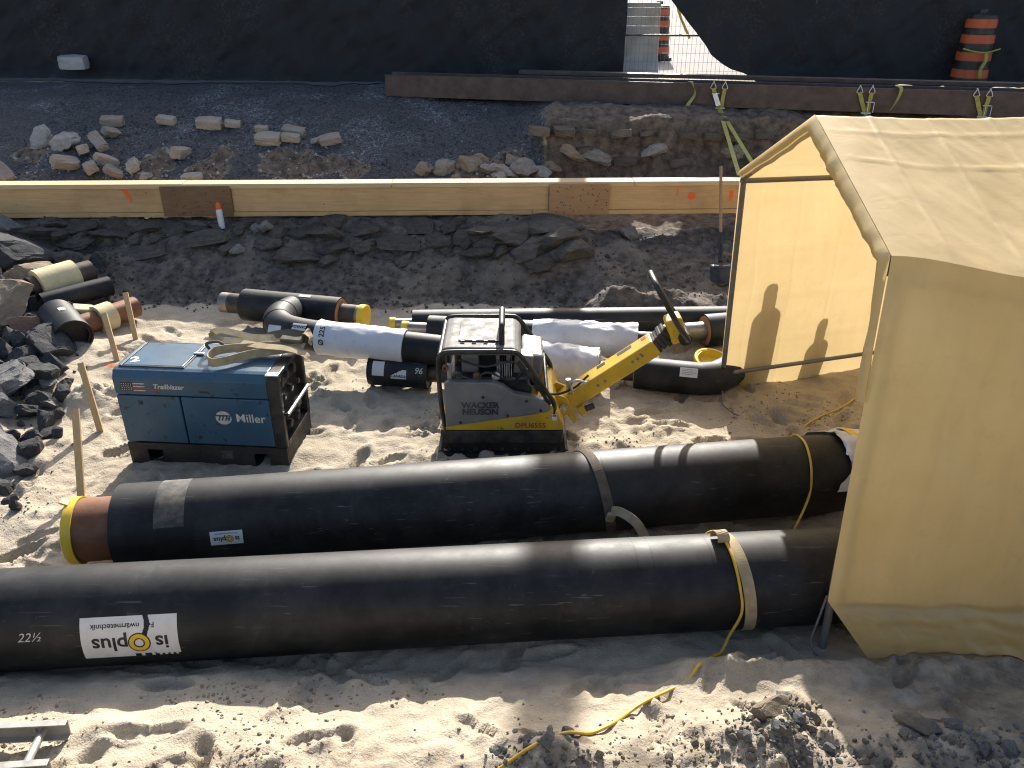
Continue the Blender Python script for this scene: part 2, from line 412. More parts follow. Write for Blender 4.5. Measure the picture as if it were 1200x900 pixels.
# zones
floor = (1 - sst(7.55, 7.85, GY + jy * 2 + .55 * tl)) 
front = sst(1.2, 1.8, GY)
up = sst(9.05, 9.4, GY)
dirt = np.clip((1 - floor) * (1 - up) + heap, 0, 1)
grav = up * (1 - sst(.05, .35, GX + jx * 2.5 - .25 * sst(10.2, 11.2, GY))) * (1 - sst(13.6, 14.2, GY))
brown = up * (1 - grav / np.maximum(up, 1e-6)) * (1 - sst(12, 13, GY))
WX = GX + fbm(GX, GY, .5, 4, 65) * .35; WY = GY + fbm(GX, GY, .45, 4, 67) * .3
def blob(x, y, rx, ry): return np.exp(-(((WX - x) / rx) ** 2 + ((WY - y) / ry) ** 2))
patch = np.clip(sum(blob(*b) for b in [(-2.75, 10.6, .5, .35), (-2.3, 10.5, .35, .3), (-3.85, 10.55, .2, .5), (-4.6, 10.6, .2, .45), (-6.1, 10.8, .35, .3), (-.3, 10.45, .9, .22), (.25, 10.55, .35, .3)]), 0, 1)
brown = np.clip(brown + patch * grav * 1.1, 0, 1); grav = grav * (1 - patch)
moundb = np.clip(blob(1.12, 2.4, .18, .1) + blob(1.0, 2.27, .2, .08) + blob(1.75, 2.28, .3, .07) + blob(.12, 2.17, .25, .06), 0, 1)
brown = np.clip(brown + moundb * .75, 0, 1)
# relief
sandm = floor * front
GZ += sandm * (fbm(GX, GY, 1.3, 2, 21) * .035 + fbm(GX, GY, .42, 3, 22) * .034)
clod = np.clip(fbm(GX, GY, .9, 3, 31) * 1.5 + .15 + .8 * (1 - sst(2.05, 2.5, GY)), 0, 1)
rid = 1 - np.abs(fbm(GX, GY, .13, 3, 33)) * 2
GZ += sandm * (fbm(GX, GY, .15, 3, 24) * .012 + fbm(GX, GY, .05, 2, 25) * .005 + clod * np.clip(fbm(GX, GY, .085, 3, 26), -.25, 1) * (.042 + .03 * (1 - sst(2.2, 2.7, GY))) + np.clip(clod * 1.5 - .3, 0, 1) * np.clip(fbm(GX, GY, .04, 2, 27), -.1, 1) * .016)
rough = np.clip(1 - sandm, 0, 1) * (1 - sst(13.2, 14, GY)) * sst(.5, 1.8, GY)
GZ += rough * (fbm(GX, GY, .5, 4, 41) * .06 + fbm(GX, GY, .12, 3, 43) * .028 * (1 - .6 * grav) + rid * .008)
GZ += heap * fbm(GX, GY, .3, 3, 47) * .08
GZ += patch * up * (.05 + np.clip(fbm(GX, GY, .22, 3, 49), -.5, 1) * .10)
# sand banked beside the generator, stakes and offcuts
for (x, y, rx, ry, h) in [(-3.35, 5.75, .22, .18, .15), (-2.95, 5.75, .2, .16, .12), (-3.15, 6.35, .3, .25, .1), (-3.35, 5.0, .2, .3, .05), (-2.2, 6.9, .9, .18, .05),
                          (1.17, 2.45, .16, .09, .09), (1.02, 2.29, .22, .1, .08), (1.75, 2.3, .3, .1, .07), (2.2, 2.85, .5, .12, .08), (.15, 2.2, .3, .1, .06), (1.15, 2.84, .45, .12, .11), (-1.2, 2.75, .9, .1, .03),
                          (-1.72, 2.38, .14, .1, .06), (1.55, 7.55, .3, .18, .14), (1.05, 7.6, .25, .15, .12)]:
    GZ += h * np.exp(-(((GX - x) / rx) ** 2 + ((GY - y) / ry) ** 2)) * (1 + .5 * fbm(GX, GY, .1, 3, 55))
# footprints: pressed soles with a pushed-up rim
fr = random.Random(5)
def stamp(cx, cy, ang, L=.27, W=.095, dep=.028):
    x0, x1 = np.searchsorted(xs, [cx - .3, cx + .3]); y0, y1 = np.searchsorted(ys, [cy - .3, cy + .3])
    X = GX[y0:y1, x0:x1] - cx; Y = GY[y0:y1, x0:x1] - cy
    u = X * math.cos(ang) + Y * math.sin(ang); v = -X * math.sin(ang) + Y * math.cos(ang)
    Wv = W / 2 * (1 - .22 * np.exp(-((u + .03) / .05) ** 2))
    d = np.sqrt((u / (L / 2)) ** 2 + (v / Wv) ** 2)
    tread = .006 * np.sin(u * 2 * math.pi / .05) * (d < .85)
    z = -dep * (1 - sst(.78, 1.06, d)) + dep * .5 * np.exp(-((d - 1.3) / .2) ** 2) + tread * (dep > .02)
    GZ[y0:y1, x0:x1] += z * sandm[y0:y1, x0:x1]
for k in range(380):
    x = fr.uniform(-3.6, 3.2); y = fr.uniform(2.1, 7.3)
    stamp(x, y, fr.uniform(0, 6.28), fr.uniform(.22, .3), fr.uniform(.085, .11), fr.uniform(.012, .042))
# spray paint on the sand, damp disturbed soil
paint = np.clip(blob(-3.25, 5.98, .16, .035) + blob(-3.33, 6.45, .13, .05), 0, 1) * 1.2
paint = np.clip(np.where(paint > .35, paint * 1.4, 0), 0, 1)
wet = np.clip(sst(.1, .6, fbm(GX, GY, 1.1, 4, 61)) * .7 + blob(2.2, 2.7, .9, .5) * .9 + blob(1.9, 7.3, .6, .4) * .5 + blob(-1.2, 6.3, 1.6, .3) * .4 + (1 - sst(2.0, 2.35, GY)) * .8, 0, 1)

ny, nx = GX.shape
def grid_obj(name, r0, r1):
    V = np.stack([GX[r0:r1 + 1], GY[r0:r1 + 1], GZ[r0:r1 + 1]], -1).reshape(-1, 3)
    h = r1 - r0 + 1
    I = (np.arange(h - 1)[:, None] * nx + np.arange(nx - 1)[None, :]).ravel()
    Fq = np.stack([I, I + 1, I + nx + 1, I + nx], -1)
    me = bpy.data.meshes.new(name)
    me.vertices.add(len(V)); me.vertices.foreach_set('co', V.ravel())
    me.loops.add(Fq.size); me.loops.foreach_set('vertex_index', Fq.ravel().astype(np.int32))
    me.polygons.add(len(Fq)); me.polygons.foreach_set('loop_start', np.arange(0, Fq.size, 4, dtype=np.int32))
    me.polygons.foreach_set('loop_total', np.full(len(Fq), 4, dtype=np.int32))
    me.update(calc_edges=True)
    me.polygons.foreach_set('use_smooth', np.ones(len(Fq), bool))
    for k, a in (('dirt', dirt), ('gravel', grav), ('brown', brown), ('paint', paint), ('wet', wet)):
        at = me.attributes.new(k, 'FLOAT', 'POINT'); at.data.foreach_set('value', a[r0:r1 + 1].ravel().astype(np.float32))
    return tag(link(name, me, M_ground), kind='structure')
r_a = int(np.searchsorted(ys, 7.7)); r_b = int(np.searchsorted(ys, 9.25)); r_c = int(np.searchsorted(ys, 13.4))
grid_obj('trench_floor', 0, r_a); grid_obj('trench_bank', r_a, r_b); grid_obj('embankment', r_b, r_c); grid_obj('street_ground', r_c, ny - 1)

def hz(x, y):
    i = min(max(int(np.searchsorted(xs, x)) - 1, 0), nx - 2); j = min(max(int(np.searchsorted(ys, y)) - 1, 0), ny - 2)
    u = (x - xs[i]) / (xs[i + 1] - xs[i]); v = (y - ys[j]) / (ys[j + 1] - ys[j])
    return float((GZ[j, i] * (1 - u) + GZ[j, i + 1] * u) * (1 - v) + (GZ[j + 1, i] * (1 - u) + GZ[j + 1, i + 1] * u) * v)

# the pale street beyond the fence
n = NT('street_concrete'); n.co = n.N.new('ShaderNodeNewGeometry').outputs['Position']
c = n.mix(n.ramp(n.noise(.6, 5), .3, .7), (.27, .255, .24), (.34, .32, .3))
c = n.mix(n.ramp(n.noise(12, 5, .7), .5, .8, 0, .4), c, (.2, .19, .18))
M_street = n.set(color=c, rough=.9, spec=.1, normal=n.bump(n.noise(80, 4), .3, .004))
road = MB(); road.add([(-80, 14.9, 1.53), (80, 14.2, 1.53), (80, 120, 1.53), (-80, 120, 1.53)], [(0, 1, 2, 3)])
road.add([(-80, 14.9, 1.3), (80, 14.2, 1.3), (80, 14.2, 1.53), (-80, 14.9, 1.53)], [(0, 1, 2, 3)])
tag(road.build('road', M_street), kind='structure')

# ------------------------------------------------------------------ rock meshes
def rock_mesh(seed, sub=2, flat=1., planes=14, rough=.06, name='rock'):
    q = random.Random(seed)
    bm = bmesh.new(); bmesh.ops.create_icosphere(bm, subdivisions=sub, radius=.75)
    pl = []
    for k in range(planes):
        d = Vector((q.gauss(0, 1), q.gauss(0, 1), q.gauss(0, 1))).normalized(); pl.append((d, q.uniform(.3, .52)))
    for v in bm.verts:
        p = v.co
        for d, h in pl:
            t = p.dot(d) - h
            if t > 0: p = p - d * t
        nn = Vector((math.sin(p.y * 17 + seed), math.sin(p.z * 19 + seed * 2), math.sin(p.x * 15 + seed * 3)))
        v.co = p + nn * rough * .4 + Vector((q.gauss(0, 1), q.gauss(0, 1), q.gauss(0, 1))) * rough * .16
        v.co.z *= flat
    me = bpy.data.meshes.new(name); bm.to_mesh(me); bm.free(); return me
def mesh_set(mat, n, sub, flat, seed, **k):
    out = []
    for i in range(n):
        me = rock_mesh(seed + i * 7, sub, flat, **k); me.materials.append(mat); out.append(me)
    return out
def rrot(q, tilt=.5): return (q.uniform(-tilt, tilt), q.uniform(-tilt, tilt), q.uniform(0, 6.28))

def F0(x, y, sc, s): return float(fbm(np.array([x]), np.array([y]), sc, 2, s)[0])
def scatter_stuff(name, label, cat, pts, mat, sub=1):
    """many crumbs too small to count, one object"""
    q = random.Random(hash(name) % 1000 if False else len(name) * 13)
    base = []
    for i in range(6):
        bm = bmesh.new(); bmesh.ops.create_icosphere(bm, subdivisions=sub, radius=.5)
        for v in bm.verts: v.co *= q.uniform(.6, 1.15)
        for v in bm.verts: v.co.z *= .75
        bm.verts.index_update()
        base.append((np.array([v.co[:] for v in bm.verts]), np.array([[v.index for v in f.verts] for f in bm.faces]))); bm.free()
    V = []; Fc = []; k = 0
    for (x, y, z, s) in pts:
        b, f = base[q.randrange(6)]
        m = np.array(Euler((q.uniform(0, 6), q.uniform(0, 6), q.uniform(0, 6))).to_matrix())
        V.append(b @ m.T * s + (x, y, z)); Fc.append(f + k); k += len(b)
    me = bpy.data.meshes.new(name); me.from_pydata(np.concatenate(V).tolist(), [], np.concatenate(Fc).tolist())
    return tag(link(name, me, mat), label, cat, kind='stuff')

q = random.Random(3)
pts = []
while len(pts) < 5200:
    x = q.uniform(-6.6, .5); y = q.uniform(9.3, 13.2); pts.append((x, y, hz(x, y) + .003, q.choice((.012, .016, .02, .026, .035)) * q.uniform(.7, 1.3)))
scatter_stuff('gravel_bits', 'loose dark asphalt gravel strewn over the embankment', 'gravel', pts, M_asph)
pts = []
while len(pts) < 420:
    x = q.choice((-4.4, -3.85, -2.7, -2.2, -4.9, -5.9, -.4, .2)) + q.gauss(0, .22); y = q.uniform(9.5, 10.0) + abs(q.gauss(0, .5)); pts.append((x, y, hz(x, y) + .006, q.choice((.02, .03, .045)) * q.uniform(.6, 1.3)))
scatter_stuff('mortar_crumbs', 'pale mortar crumbs lying between the bricks', 'mortar crumbs', pts, M_mortar)
pts = []
while len(pts) < 1500:
    x = q.uniform(-5.6, 2.6); y = q.uniform(7.65, 9.1); pts.append((x, y, hz(x, y) + .004, q.choice((.02, .025, .035, .05)) * q.uniform(.6, 1.4)))
scatter_stuff('bank_crumbs', 'dark soil crumbs and small stones on the trench bank', 'soil crumbs', pts, M_bankbits)
pts = []
while len(pts) < 1500:
    x = q.uniform(-2.2, 2.9); y = 2.0 + abs(q.gauss(0, .26))
    if fbm(np.array([x]), np.array([y]), .5, 3, 71)[0] + .5 * (x > .6) - .2 < q.uniform(-.6, .7): continue
    pts.append((x, y, hz(x, y) - .002, q.choice((.008, .011, .015, .02)) * q.uniform(.6, 1.4)))
nr = np.random.default_rng(6); cx = nr.uniform(-3.4, 3, 60000); cyy = nr.uniform(1.95, 7.3, 60000)
ok = fbm(cx, cyy, .55, 2, 83) * 1.3 + np.where(cyy < 2.7, .35, 0) > nr.uniform(.1, 1., 60000)
for x, y in list(zip(cx[ok].tolist(), cyy[ok].tolist()))[:7500]:
    pts.append((x, y, hz(x, y) - .001, q.choice((.006, .008, .011, .015, .024)) * q.uniform(.6, 1.3)))
scatter_stuff('sand_clods', 'small crumbs of soil scattered over the sand', 'soil crumbs', pts, M_clod)
pts = []
for k in range(260):
    x = q.choice((1.17, 1.05, 1.1, 1.75, .12, 1.95)) + q.gauss(0, .11); y = 2.12 + abs(q.gauss(0, .14)); pts.append((x, y, hz(x, y) + .004, q.choice((.012, .018, .028)) * q.uniform(.6, 1.4)))
scatter_stuff('grey_chips', 'grey stone chips heaped at the near edge of the trench', 'stone chips', pts, M_greyrock)
pts = []
for k in range(1500):
    x = q.uniform(-5.4, -3.3) ; y = q.uniform(4.3, 8.2)
    if x > -3.4 - .2 * max(y - 5.0, 0) - q.uniform(0, .35): continue
    pts.append((x, y, hz(x, y) + .01, q.choice((.02, .03, .045, .06)) * q.uniform(.6, 1.3)))
scatter_stuff('heap_crumbs', 'dark stone crumbs filling the rubble heap', 'stone crumbs', pts, M_asph)

pts = []
for k in range(420):
    mx, my, sx, sy = q.choice(((1.15, 2.42, .08, .05), (1.15, 2.42, .1, .06), (1.05, 2.28, .13, .06), (1.0, 2.2, .2, .06), (1.75, 2.22, .2, .05), (.12, 2.13, .15, .04)))
    x = q.gauss(mx, sx); y = max(q.gauss(my, sy), 1.95); pts.append((x, y, hz(x, y) + .004, q.choice((.012, .02, .03, .045)) * q.uniform(.6, 1.3)))
scatter_stuff('soil_lumps', 'dark crumbly soil lumps in the small heaps at the near edge', 'soil', pts, M_heapsoil)

# ------------------------------------------------------------------ rubble heap on the left
A = mesh_set(M_asph, 9, 3, .72, 100); B = mesh_set(M_greyrock, 4, 3, .6, 300)
def rock(me, x, y, z, s, label, group=None, rot=None, sq=(1, 1, 1), cat='rock', name='rock'):
    o = link(name, me, loc=(x, y, z), rot=rot or rrot(rng), scale=tuple(s * k for k in sq))
    return tag(o, label, cat, group)
def slab(seed, mat, sub=4): 
    me = rock_mesh(seed, sub, 1, 18, .05, 'broken_slab'); me.materials.append(mat); return me
rock(slab(41, M_asph), -5.22, 8.05, .5, .8, 'largest dark broken slab at the top of the rubble heap beneath the timber beam', rot=(.15, .3, .5), sq=(1.1, .75, .42), name='broken_slab')
rock(slab(44, M_tanrock), -4.72, 7.62, .44, .55, 'rough tan stone face lying against the largest dark slab', rot=(.5, .1, .3), sq=(1.15, .75, .35), name='broken_slab')
rock(slab(47, M_tanrock), -4.75, 7.05, .32, .56, 'upright sand coloured stone slab in the middle of the rubble heap', rot=(.45, .05, .12), sq=(.8, 1.1, .45), name='broken_slab')
rock(slab(52, M_asph), -5.1, 7.35, .42, .5, 'rounded dark boulder at the picture edge beside the upright tan slab', rot=(.2, .3, .4), name='rock')
rock(slab(55, M_redrock, 3), -4.32, 6.72, .2, .36, 'flat reddish brown shard leaning in the rubble heap', rot=(.75, .15, .5), sq=(1.15, .8, .22), name='broken_slab')
rock(slab(58, M_asph), -4.06, 6.52, .15, .55, 'black block of asphalt beside the cut black pipe elbow', rot=(.3, .2, .2), sq=(1, .9, .7))
rock(slab(61, M_greyrock), -4.03, 5.75, .2, .55, 'large pale grey slab at the near side of the rubble heap', rot=(.35, -.2, -.5), sq=(1.1, .9, .4), name='broken_slab')
rock(slab(64, M_greyrock), -4.05, 5.38, .22, .5, 'grey slab with a shaded front below the large pale slab', rot=(.1, .25, .7), sq=(1, .9, .7), name='broken_slab')
rock(slab(67, M_greyrock), -3.66, 4.82, .12, .46, 'streaked grey slab lowest at the left picture edge', rot=(.5, .35, .2), sq=(1, .9, .4), name='broken_slab')
rock(slab(70, M_greyrock, 3), -5.68, 8.68, .66, .32, 'rounded grey block under the left end of the timber beam', rot=(.1, .1, .2), sq=(1.5, .8, .9))
SM = 'dark rock in the rubble heap at the left edge of the trench'
for (x, y, s) in [(-4.9, 7.6, .26), (-4.49, 7.1, .24), (-4.84, 7.0, .2), (-4.66, 6.7, .2), (-4.33, 6.29, .22), (-4.14, 6.2, .22), (-3.9, 5.97, .22), (-3.54, 5.35, .17), (-3.52, 5.08, .15),
                  (-3.4, 4.93, .17), (-3.34, 4.73, .12), (-3.42, 4.52, .15), (-3.3, 4.4, .1), (-3.45, 5.2, .12), (-3.84, 6.1, .17), (-4.23, 6.42, .2), (-4.43, 6.53, .2), (-3.75, 5.67, .17), (-3.71, 5.5, .16),
                  (-4.01, 6.1, .18), (-3.66, 5.05, .15), (-4.55, 6.35, .28), (-4.3, 5.95, .25), (-4.4, 5.6, .3), (-3.6, 4.45, .2), (-3.5, 4.25, .16), (-3.66, 5.9, .13), (-3.58, 5.72, .12), (-4.2, 7.25, .16), (-4.6, 7.35, .2),
                  (-3.95, 4.9, .25), (-3.85, 5.1, .22), (-4.75, 6.0, .34), (-5.0, 6.5, .36), (-4.25, 5.1, .3), (-4.65, 8.2, .22), (-4.4, 8.3, .18), (-3.5, 5.48, .11), (-3.35, 5.15, .09), (-3.2, 4.3, .08)]:
    rock(rng.choice(A), x, y, hz(x, y) + s * .22, s * 1.15, SM, 'dark rocks of the rubble heap', rot=rrot(rng, .8), sq=(1, rng.uniform(.7, 1.1), rng.uniform(.7, 1.1)))
for (x, y, s) in [(-3.62, 5.58, .12), (-3.78, 5.9, .14), (-4.1, 6.0, .15), (-3.45, 5.0, .1), (-4.35, 6.9, .14), (-4.55, 6.95, .16)]:
    rock(rng.choice(B), x, y, hz(x, y) + s * .35, s, 'pale grey stone lying among the dark rubble', 'pale stones of the rubble heap')
# stones at the near edge
G = mesh_set(M_greyrock, 4, 2, .7, 500) + mesh_set(M_clod, 3, 2, .7, 600)
for (x, y, s) in [(1.17, 2.5, .08), (1.18, 2.36, .065), (1.27, 2.41, .06), (1.06, 2.26, .05), (1.72, 2.33, .08), (1.79, 2.3, .063), (1.89, 2.23, .07), (1.98, 2.21, .075), (1.59, 2.26, .055), (.07, 2.23, .05), (-.05, 2.19, .055), (.23, 2.28, .05), (1.36, 2.21, .055), (1.27, 2.23, .05), (.93, 2.23, .055), (.14, 2.19, .07)]:
    rock(rng.choice(G[:4]), x, y, hz(x, y) + .01, s, 'fist sized grey stone at the near edge of the trench', 'grey stones at the near edge')
rock(slab(91, M_tanrock, 3), 1.05, 2.36, hz(1.05, 2.36) + .03, .15, 'flat tan stone on the small heap below the tent', rot=(.25, .1, .3), sq=(1.1, .7, .45))
rock(slab(93, M_clod, 3), 1.66, 2.33, hz(1.66, 2.33) + .03, .13, 'split buff clod at the bottom right near the tent', rot=(.2, .3, -.5), sq=(1.3, .6, .6))

# ------------------------------------------------------------------ rubble stone wall under the timber beam
wall = thing('rubble_wall', 'dark rough stone foundation wall below the timber beam', 'wall', (-2.4, 8.6, 0))
W = mesh_set(M_wallrock, 10, 3, 1., 700, planes=10)
wr = random.Random(17)
def wstone(x, y, z, sx, sy, sz, rot):
    o = link('stone', wr.choice(W), parent=wall, loc=Vector((x, y, z)) - wall.location, rot=rot, scale=(sx, sy, sz)); return o
for row, (z, yb, hh) in enumerate([(.54, 8.9, .085), (.44, 8.77, .09), (.34, 8.64, .09), (.25, 8.52, .08)]):
    x = -5.5 + row * .1
    while x < .6 - row * .12:
        wd = wr.uniform(.12, .38)
        if row < 3 or wr.random() < .5:
            if wr.random() < (.8, .7, .5, .5)[row]:
                xc = x + wd / 2; y = yb + wr.uniform(-.06, .05)
                wstone(xc, y, max(z - .02, hz(xc, y) - .02) + wr.uniform(-.02, .02), wd * 1.15, .3, hh * wr.uniform(1.0, 1.7), (wr.uniform(-.2, .2), wr.uniform(-.12, .12), wr.uniform(-.3, .3)))
        x += wd + wr.uniform(.0, .04)
for (x, y, z, sx, sz) in [(.30, 8.82, .575, .62, .09), (-.02, 8.66, .5, .62, .15), (.42, 8.62, .47, .5, .16), (-.28, 8.6, .4, .5, .17), (.15, 8.5, .38, .56, .15), (.55, 8.5, .36, .42, .17), (.3, 8.4, .27, .6, .14), (-.35, 8.75, .55, .28, .09)]:
    wstone(x, y, z, sx * 1.1, .42, sz * 1.5, (wr.uniform(-.1, .1), wr.uniform(-.06, .06), wr.uniform(-.1, .1)))
for (x, y, s, lab) in [(-2.72, 8.78, .2, 'grey brick end sticking out of the bank right of the spray can'), (-2.95, 8.42, .13, 'small white stone halfway down the dark bank'), (-2.84, 8.76, .1, 'white chip beside the grey brick in the bank'), (1.35, 9.0, .22, 'lone pale stone on the bank below the right part of the timber beam')]:
    rock(rng.choice(B), x, y, hz(x, y) + .05, s, lab)

# ------------------------------------------------------------------ bricks on the embankment
def brick_mesh(seed, L=.27, Wd=.125, Hh=.1):
    q = random.Random(seed); bm = bmesh.new(); bmesh.ops.create_cube(bm, size=1); bmesh.ops.scale(bm, vec=(L, Wd, Hh), verts=bm.verts)
    bmesh.ops.subdivide_edges(bm, edges=bm.edges[:], cuts=3, use_grid_fill=True)
    for v in bm.verts:
        ex = sum(abs(v.co[i]) > (L, Wd, Hh)[i] * .45 for i in range(3))
        v.co *= 1 - (.035 if ex == 2 else .085 if ex == 3 else 0)
        v.co += Vector((q.gauss(0, 1), q.gauss(0, 1), q.gauss(0, 1))) * .0042
    me = bpy.data.meshes.new('brick'); bm.to_mesh(me); bm.free(); me.materials.append(M_brick); return me
BR = [brick_mesh(i) for i in range(6)] 
def brick(i, x, y, rot, label, s=1, dz=.065):
    s *= 1.12
    if -5.7 < x < -4.9 and y < 11: dz += rng.uniform(.0, .07); rot = (rot[0] + rng.uniform(-.3, .3), rot[1] + rng.uniform(-.3, .3), rot[2])
    tag(link('brick', BR[i % 6], loc=(x, y, hz(x, y) + dz), rot=rot, scale=s), label, 'brick', 'loose bricks on the embankment')
for i, (x, y, rot, s, lab) in enumerate([
    (-5.51, 11.6, (.3, 0, .05), 1, 'topmost brick of the left group, lying flat above a brick end'),
    (-5.41, 11.3, (.6, .3, 1.2), .85, 'half brick seen end-on just below the topmost left brick'),
    (-4.76, 11.6, (.3, .1, -.1), .85, 'broken brick higher up the slope left of the wide brick'),
    (-4.14, 11.5, (.3, 0, .0), 1.15, 'wide brown brick lying level above a pale soil streak'),
    (-4.31, 10.75, (.25, .1, 1.5), 1.1, 'single brick lying lengthwise down the slope apart from the heap'),
    (-5.43, 10.92, (.5, .5, -.8), 1.05, 'tilted brick at the top right of the brick heap'),
    (-5.55, 10.72, (.5, -.2, -1.1), 1, 'brick leaning steeply in the middle of the brick heap'),
    (-5.17, 10.5, (.6, .2, .9), .95, 'brick with its square end forward at the right of the heap'),
    (-5.62, 10.35, (.35, .5, .9), 1.05, 'long brick slanting to the left at the foot of the heap'),
    (-5.28, 10.28, (.5, -.3, -1.0), 1.05, 'brick slanting to the right at the foot of the heap'),
    (-4.98, 10.22, (.4, .4, .8), .75, 'small brick piece touching the timber beam right of the heap'),
    (-4.81, 10.42, (.55, .1, -1.2), 1, 'brick standing on end just right of the brick heap'),
    (-2.96, 11.35, (.35, .1, -.2), 1.05, 'pale topped brick at the top of the brown soil patch'),
    (-3.23, 11.05, (.4, 0, -.15), 1.15, 'long brick half buried left in the brown soil patch'),
    (-2.93, 11.05, (.3, .1, .1), .8, 'small brick piece in the middle of the brown soil patch'),
    (-2.42, 11.08, (.4, -.2, .3), .95, 'brown brick at the right end of the brown soil patch'),
    (-6.35, 10.2, (.4, .5, -.6), 1.2, 'brown brick at the far left just above the timber beam'),
    (-3.4, 11.38, (.3, 0, 0), .6, 'little brick fragment above the left end of the brown patch'),
    (-3.82, 11.5, (.3, .1, .1), .7, 'brick fragment immediately right of the wide brown brick'),
    (-3.95, 10.1, (.3, .0, .1), .8, 'half sunk brick touching the timber beam below the wide brick')]):
    brick(i, x, y, rot, lab, s)
MO = mesh_set(M_mortar, 3, 3, .7, 900, rough=.12)
for (x, y, s, lab) in [(-5.82, 10.88, .3, 'pale mortar lump at the left of the brick heap'), (-6.24, 11.05, .34, 'ragged chunk of pale mortar furthest left on the slope'), (-5.5, 11.1, .16, 'small mortar lump above the brick heap'), (-2.6, 11.12, .14, 'white mortar lump on the right of the brown patch'),
                       (-4.6, 10.2, .14, 'white mortar lump against the timber beam')]:
    rock(rng.choice(MO), x, y, hz(x, y) + s * .2, s, lab, cat='mortar lump', name='mortar_lump')
LG = mesh_set(M_tanrock, 3, 3, .8, 950, rough=.1) + mesh_set(M_brick, 2, 3, .8, 970, rough=.1)
for (x, y, s) in [(-1.1, 10.45, .26), (-.85, 10.4, .3), (-.55, 10.42, .34), (-.2, 10.4, .4), (.1, 10.42, .36), (.32, 10.5, .3), (-.35, 10.6, .25), (0.0, 10.62, .25), (-.7, 10.2, .15), (-.15, 10.15, .17), (.2, 10.2, .14)]:
    rock(rng.choice(LG), x, y, hz(x, y) - .01, s, 'buff lump of the broken ledge behind the timber beam', 'lumps of the broken ledge', rot=rrot(rng, .25), cat='rubble')

# old brickwork in the cut face under the steel beam
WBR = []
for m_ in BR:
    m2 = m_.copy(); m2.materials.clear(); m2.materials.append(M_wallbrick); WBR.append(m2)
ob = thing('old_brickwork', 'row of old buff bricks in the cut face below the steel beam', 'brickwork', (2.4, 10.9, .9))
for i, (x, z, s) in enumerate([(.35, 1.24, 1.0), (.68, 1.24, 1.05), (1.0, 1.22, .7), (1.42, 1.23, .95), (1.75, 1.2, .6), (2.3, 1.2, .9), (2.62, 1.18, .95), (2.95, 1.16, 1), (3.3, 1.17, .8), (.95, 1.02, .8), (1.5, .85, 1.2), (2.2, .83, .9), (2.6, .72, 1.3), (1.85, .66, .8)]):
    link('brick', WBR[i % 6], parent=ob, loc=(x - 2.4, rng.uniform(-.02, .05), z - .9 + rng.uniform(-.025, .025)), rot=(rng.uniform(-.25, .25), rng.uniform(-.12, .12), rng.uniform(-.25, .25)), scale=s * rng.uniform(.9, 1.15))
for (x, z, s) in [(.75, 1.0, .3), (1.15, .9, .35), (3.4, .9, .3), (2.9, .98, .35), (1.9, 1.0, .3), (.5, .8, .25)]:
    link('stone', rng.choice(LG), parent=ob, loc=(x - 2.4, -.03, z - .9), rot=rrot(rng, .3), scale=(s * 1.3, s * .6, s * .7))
# ================================================================== FENCE AND STREET
def fy(x): return 13.72 - .085 * x
def sheet(name, label, xl, x1, nu, nv, zt, hem, seed):
    """hanging cloth: xl(z) is its left edge"""
    V = []; F = []
    prof = ([(-.42, .012), (-.3, .03), (-.16, .05), (-.06, .07)] if hem else [(-.03, .02)]) + [(0, .1 + (zt - .1) * (k / nv) ** 1.0) for k in range(nv + 1)]
    X = np.linspace(0, 1, nu + 1)
    for (dy, dz) in prof:
        z = 1.5 + dz
        a = xl(z)
        x = a + (x1 - a) * X
        lo = dz < .09
        amp = .25 if lo else 1
        y = fy(x) - .07 + dy * (1 + .8 * fbm(x, x * 0 + 3, .7, 3, seed + 5)) + amp * (fbm(x + (z - 1.5) * .5, np.full_like(x, z * .35), .55, 3, seed) * .12 + fbm(x - (z - 1.5) * .9, np.full_like(x, z * .8), .3, 3, seed + 3) * .055)
        zz = np.full_like(x, z)
        if lo: zz = np.maximum(np.array([hz(xx, yy) for xx, yy in zip(x, y)]) + .012 + (.03 * np.abs(fbm(x, y, .3, 3, seed + 8)) if dy > -.4 else 0), 0)
        V += list(zip(x.tolist(), y.tolist(), zz.tolist()))
    w1 = nu + 1
    for j in range(len(prof) - 1):
        for i in range(nu): F.append((j * w1 + i, j * w1 + i + 1, (j + 1) * w1 + i + 1, (j + 1) * w1 + i))
    b = MB(); b.add(V, F, True)
    return tag(b.build(name, M_mesh), label, 'fence fabric')
sheet('fence_fabric', 'black mesh fabric hung on the fence left of the gap', lambda z: -13, 1.74, 360, 46, 1.84, True, 80)
def redge(z): return float(np.interp(z, [1.4, 1.5, 1.6, 1.68, 1.74, 1.82, 1.95, 2.1, 2.43, 2.7, 3.4], [4.0, 3.88, 3.74, 3.62, 3.4, 3.24, 3.06, 2.95, 2.64, 2.40, 1.98]))
sheet('fence_fabric', 'black mesh fabric hung on the fence right of the gap, its edge curving away', redge, 13, 260, 60, 1.84, False, 95)

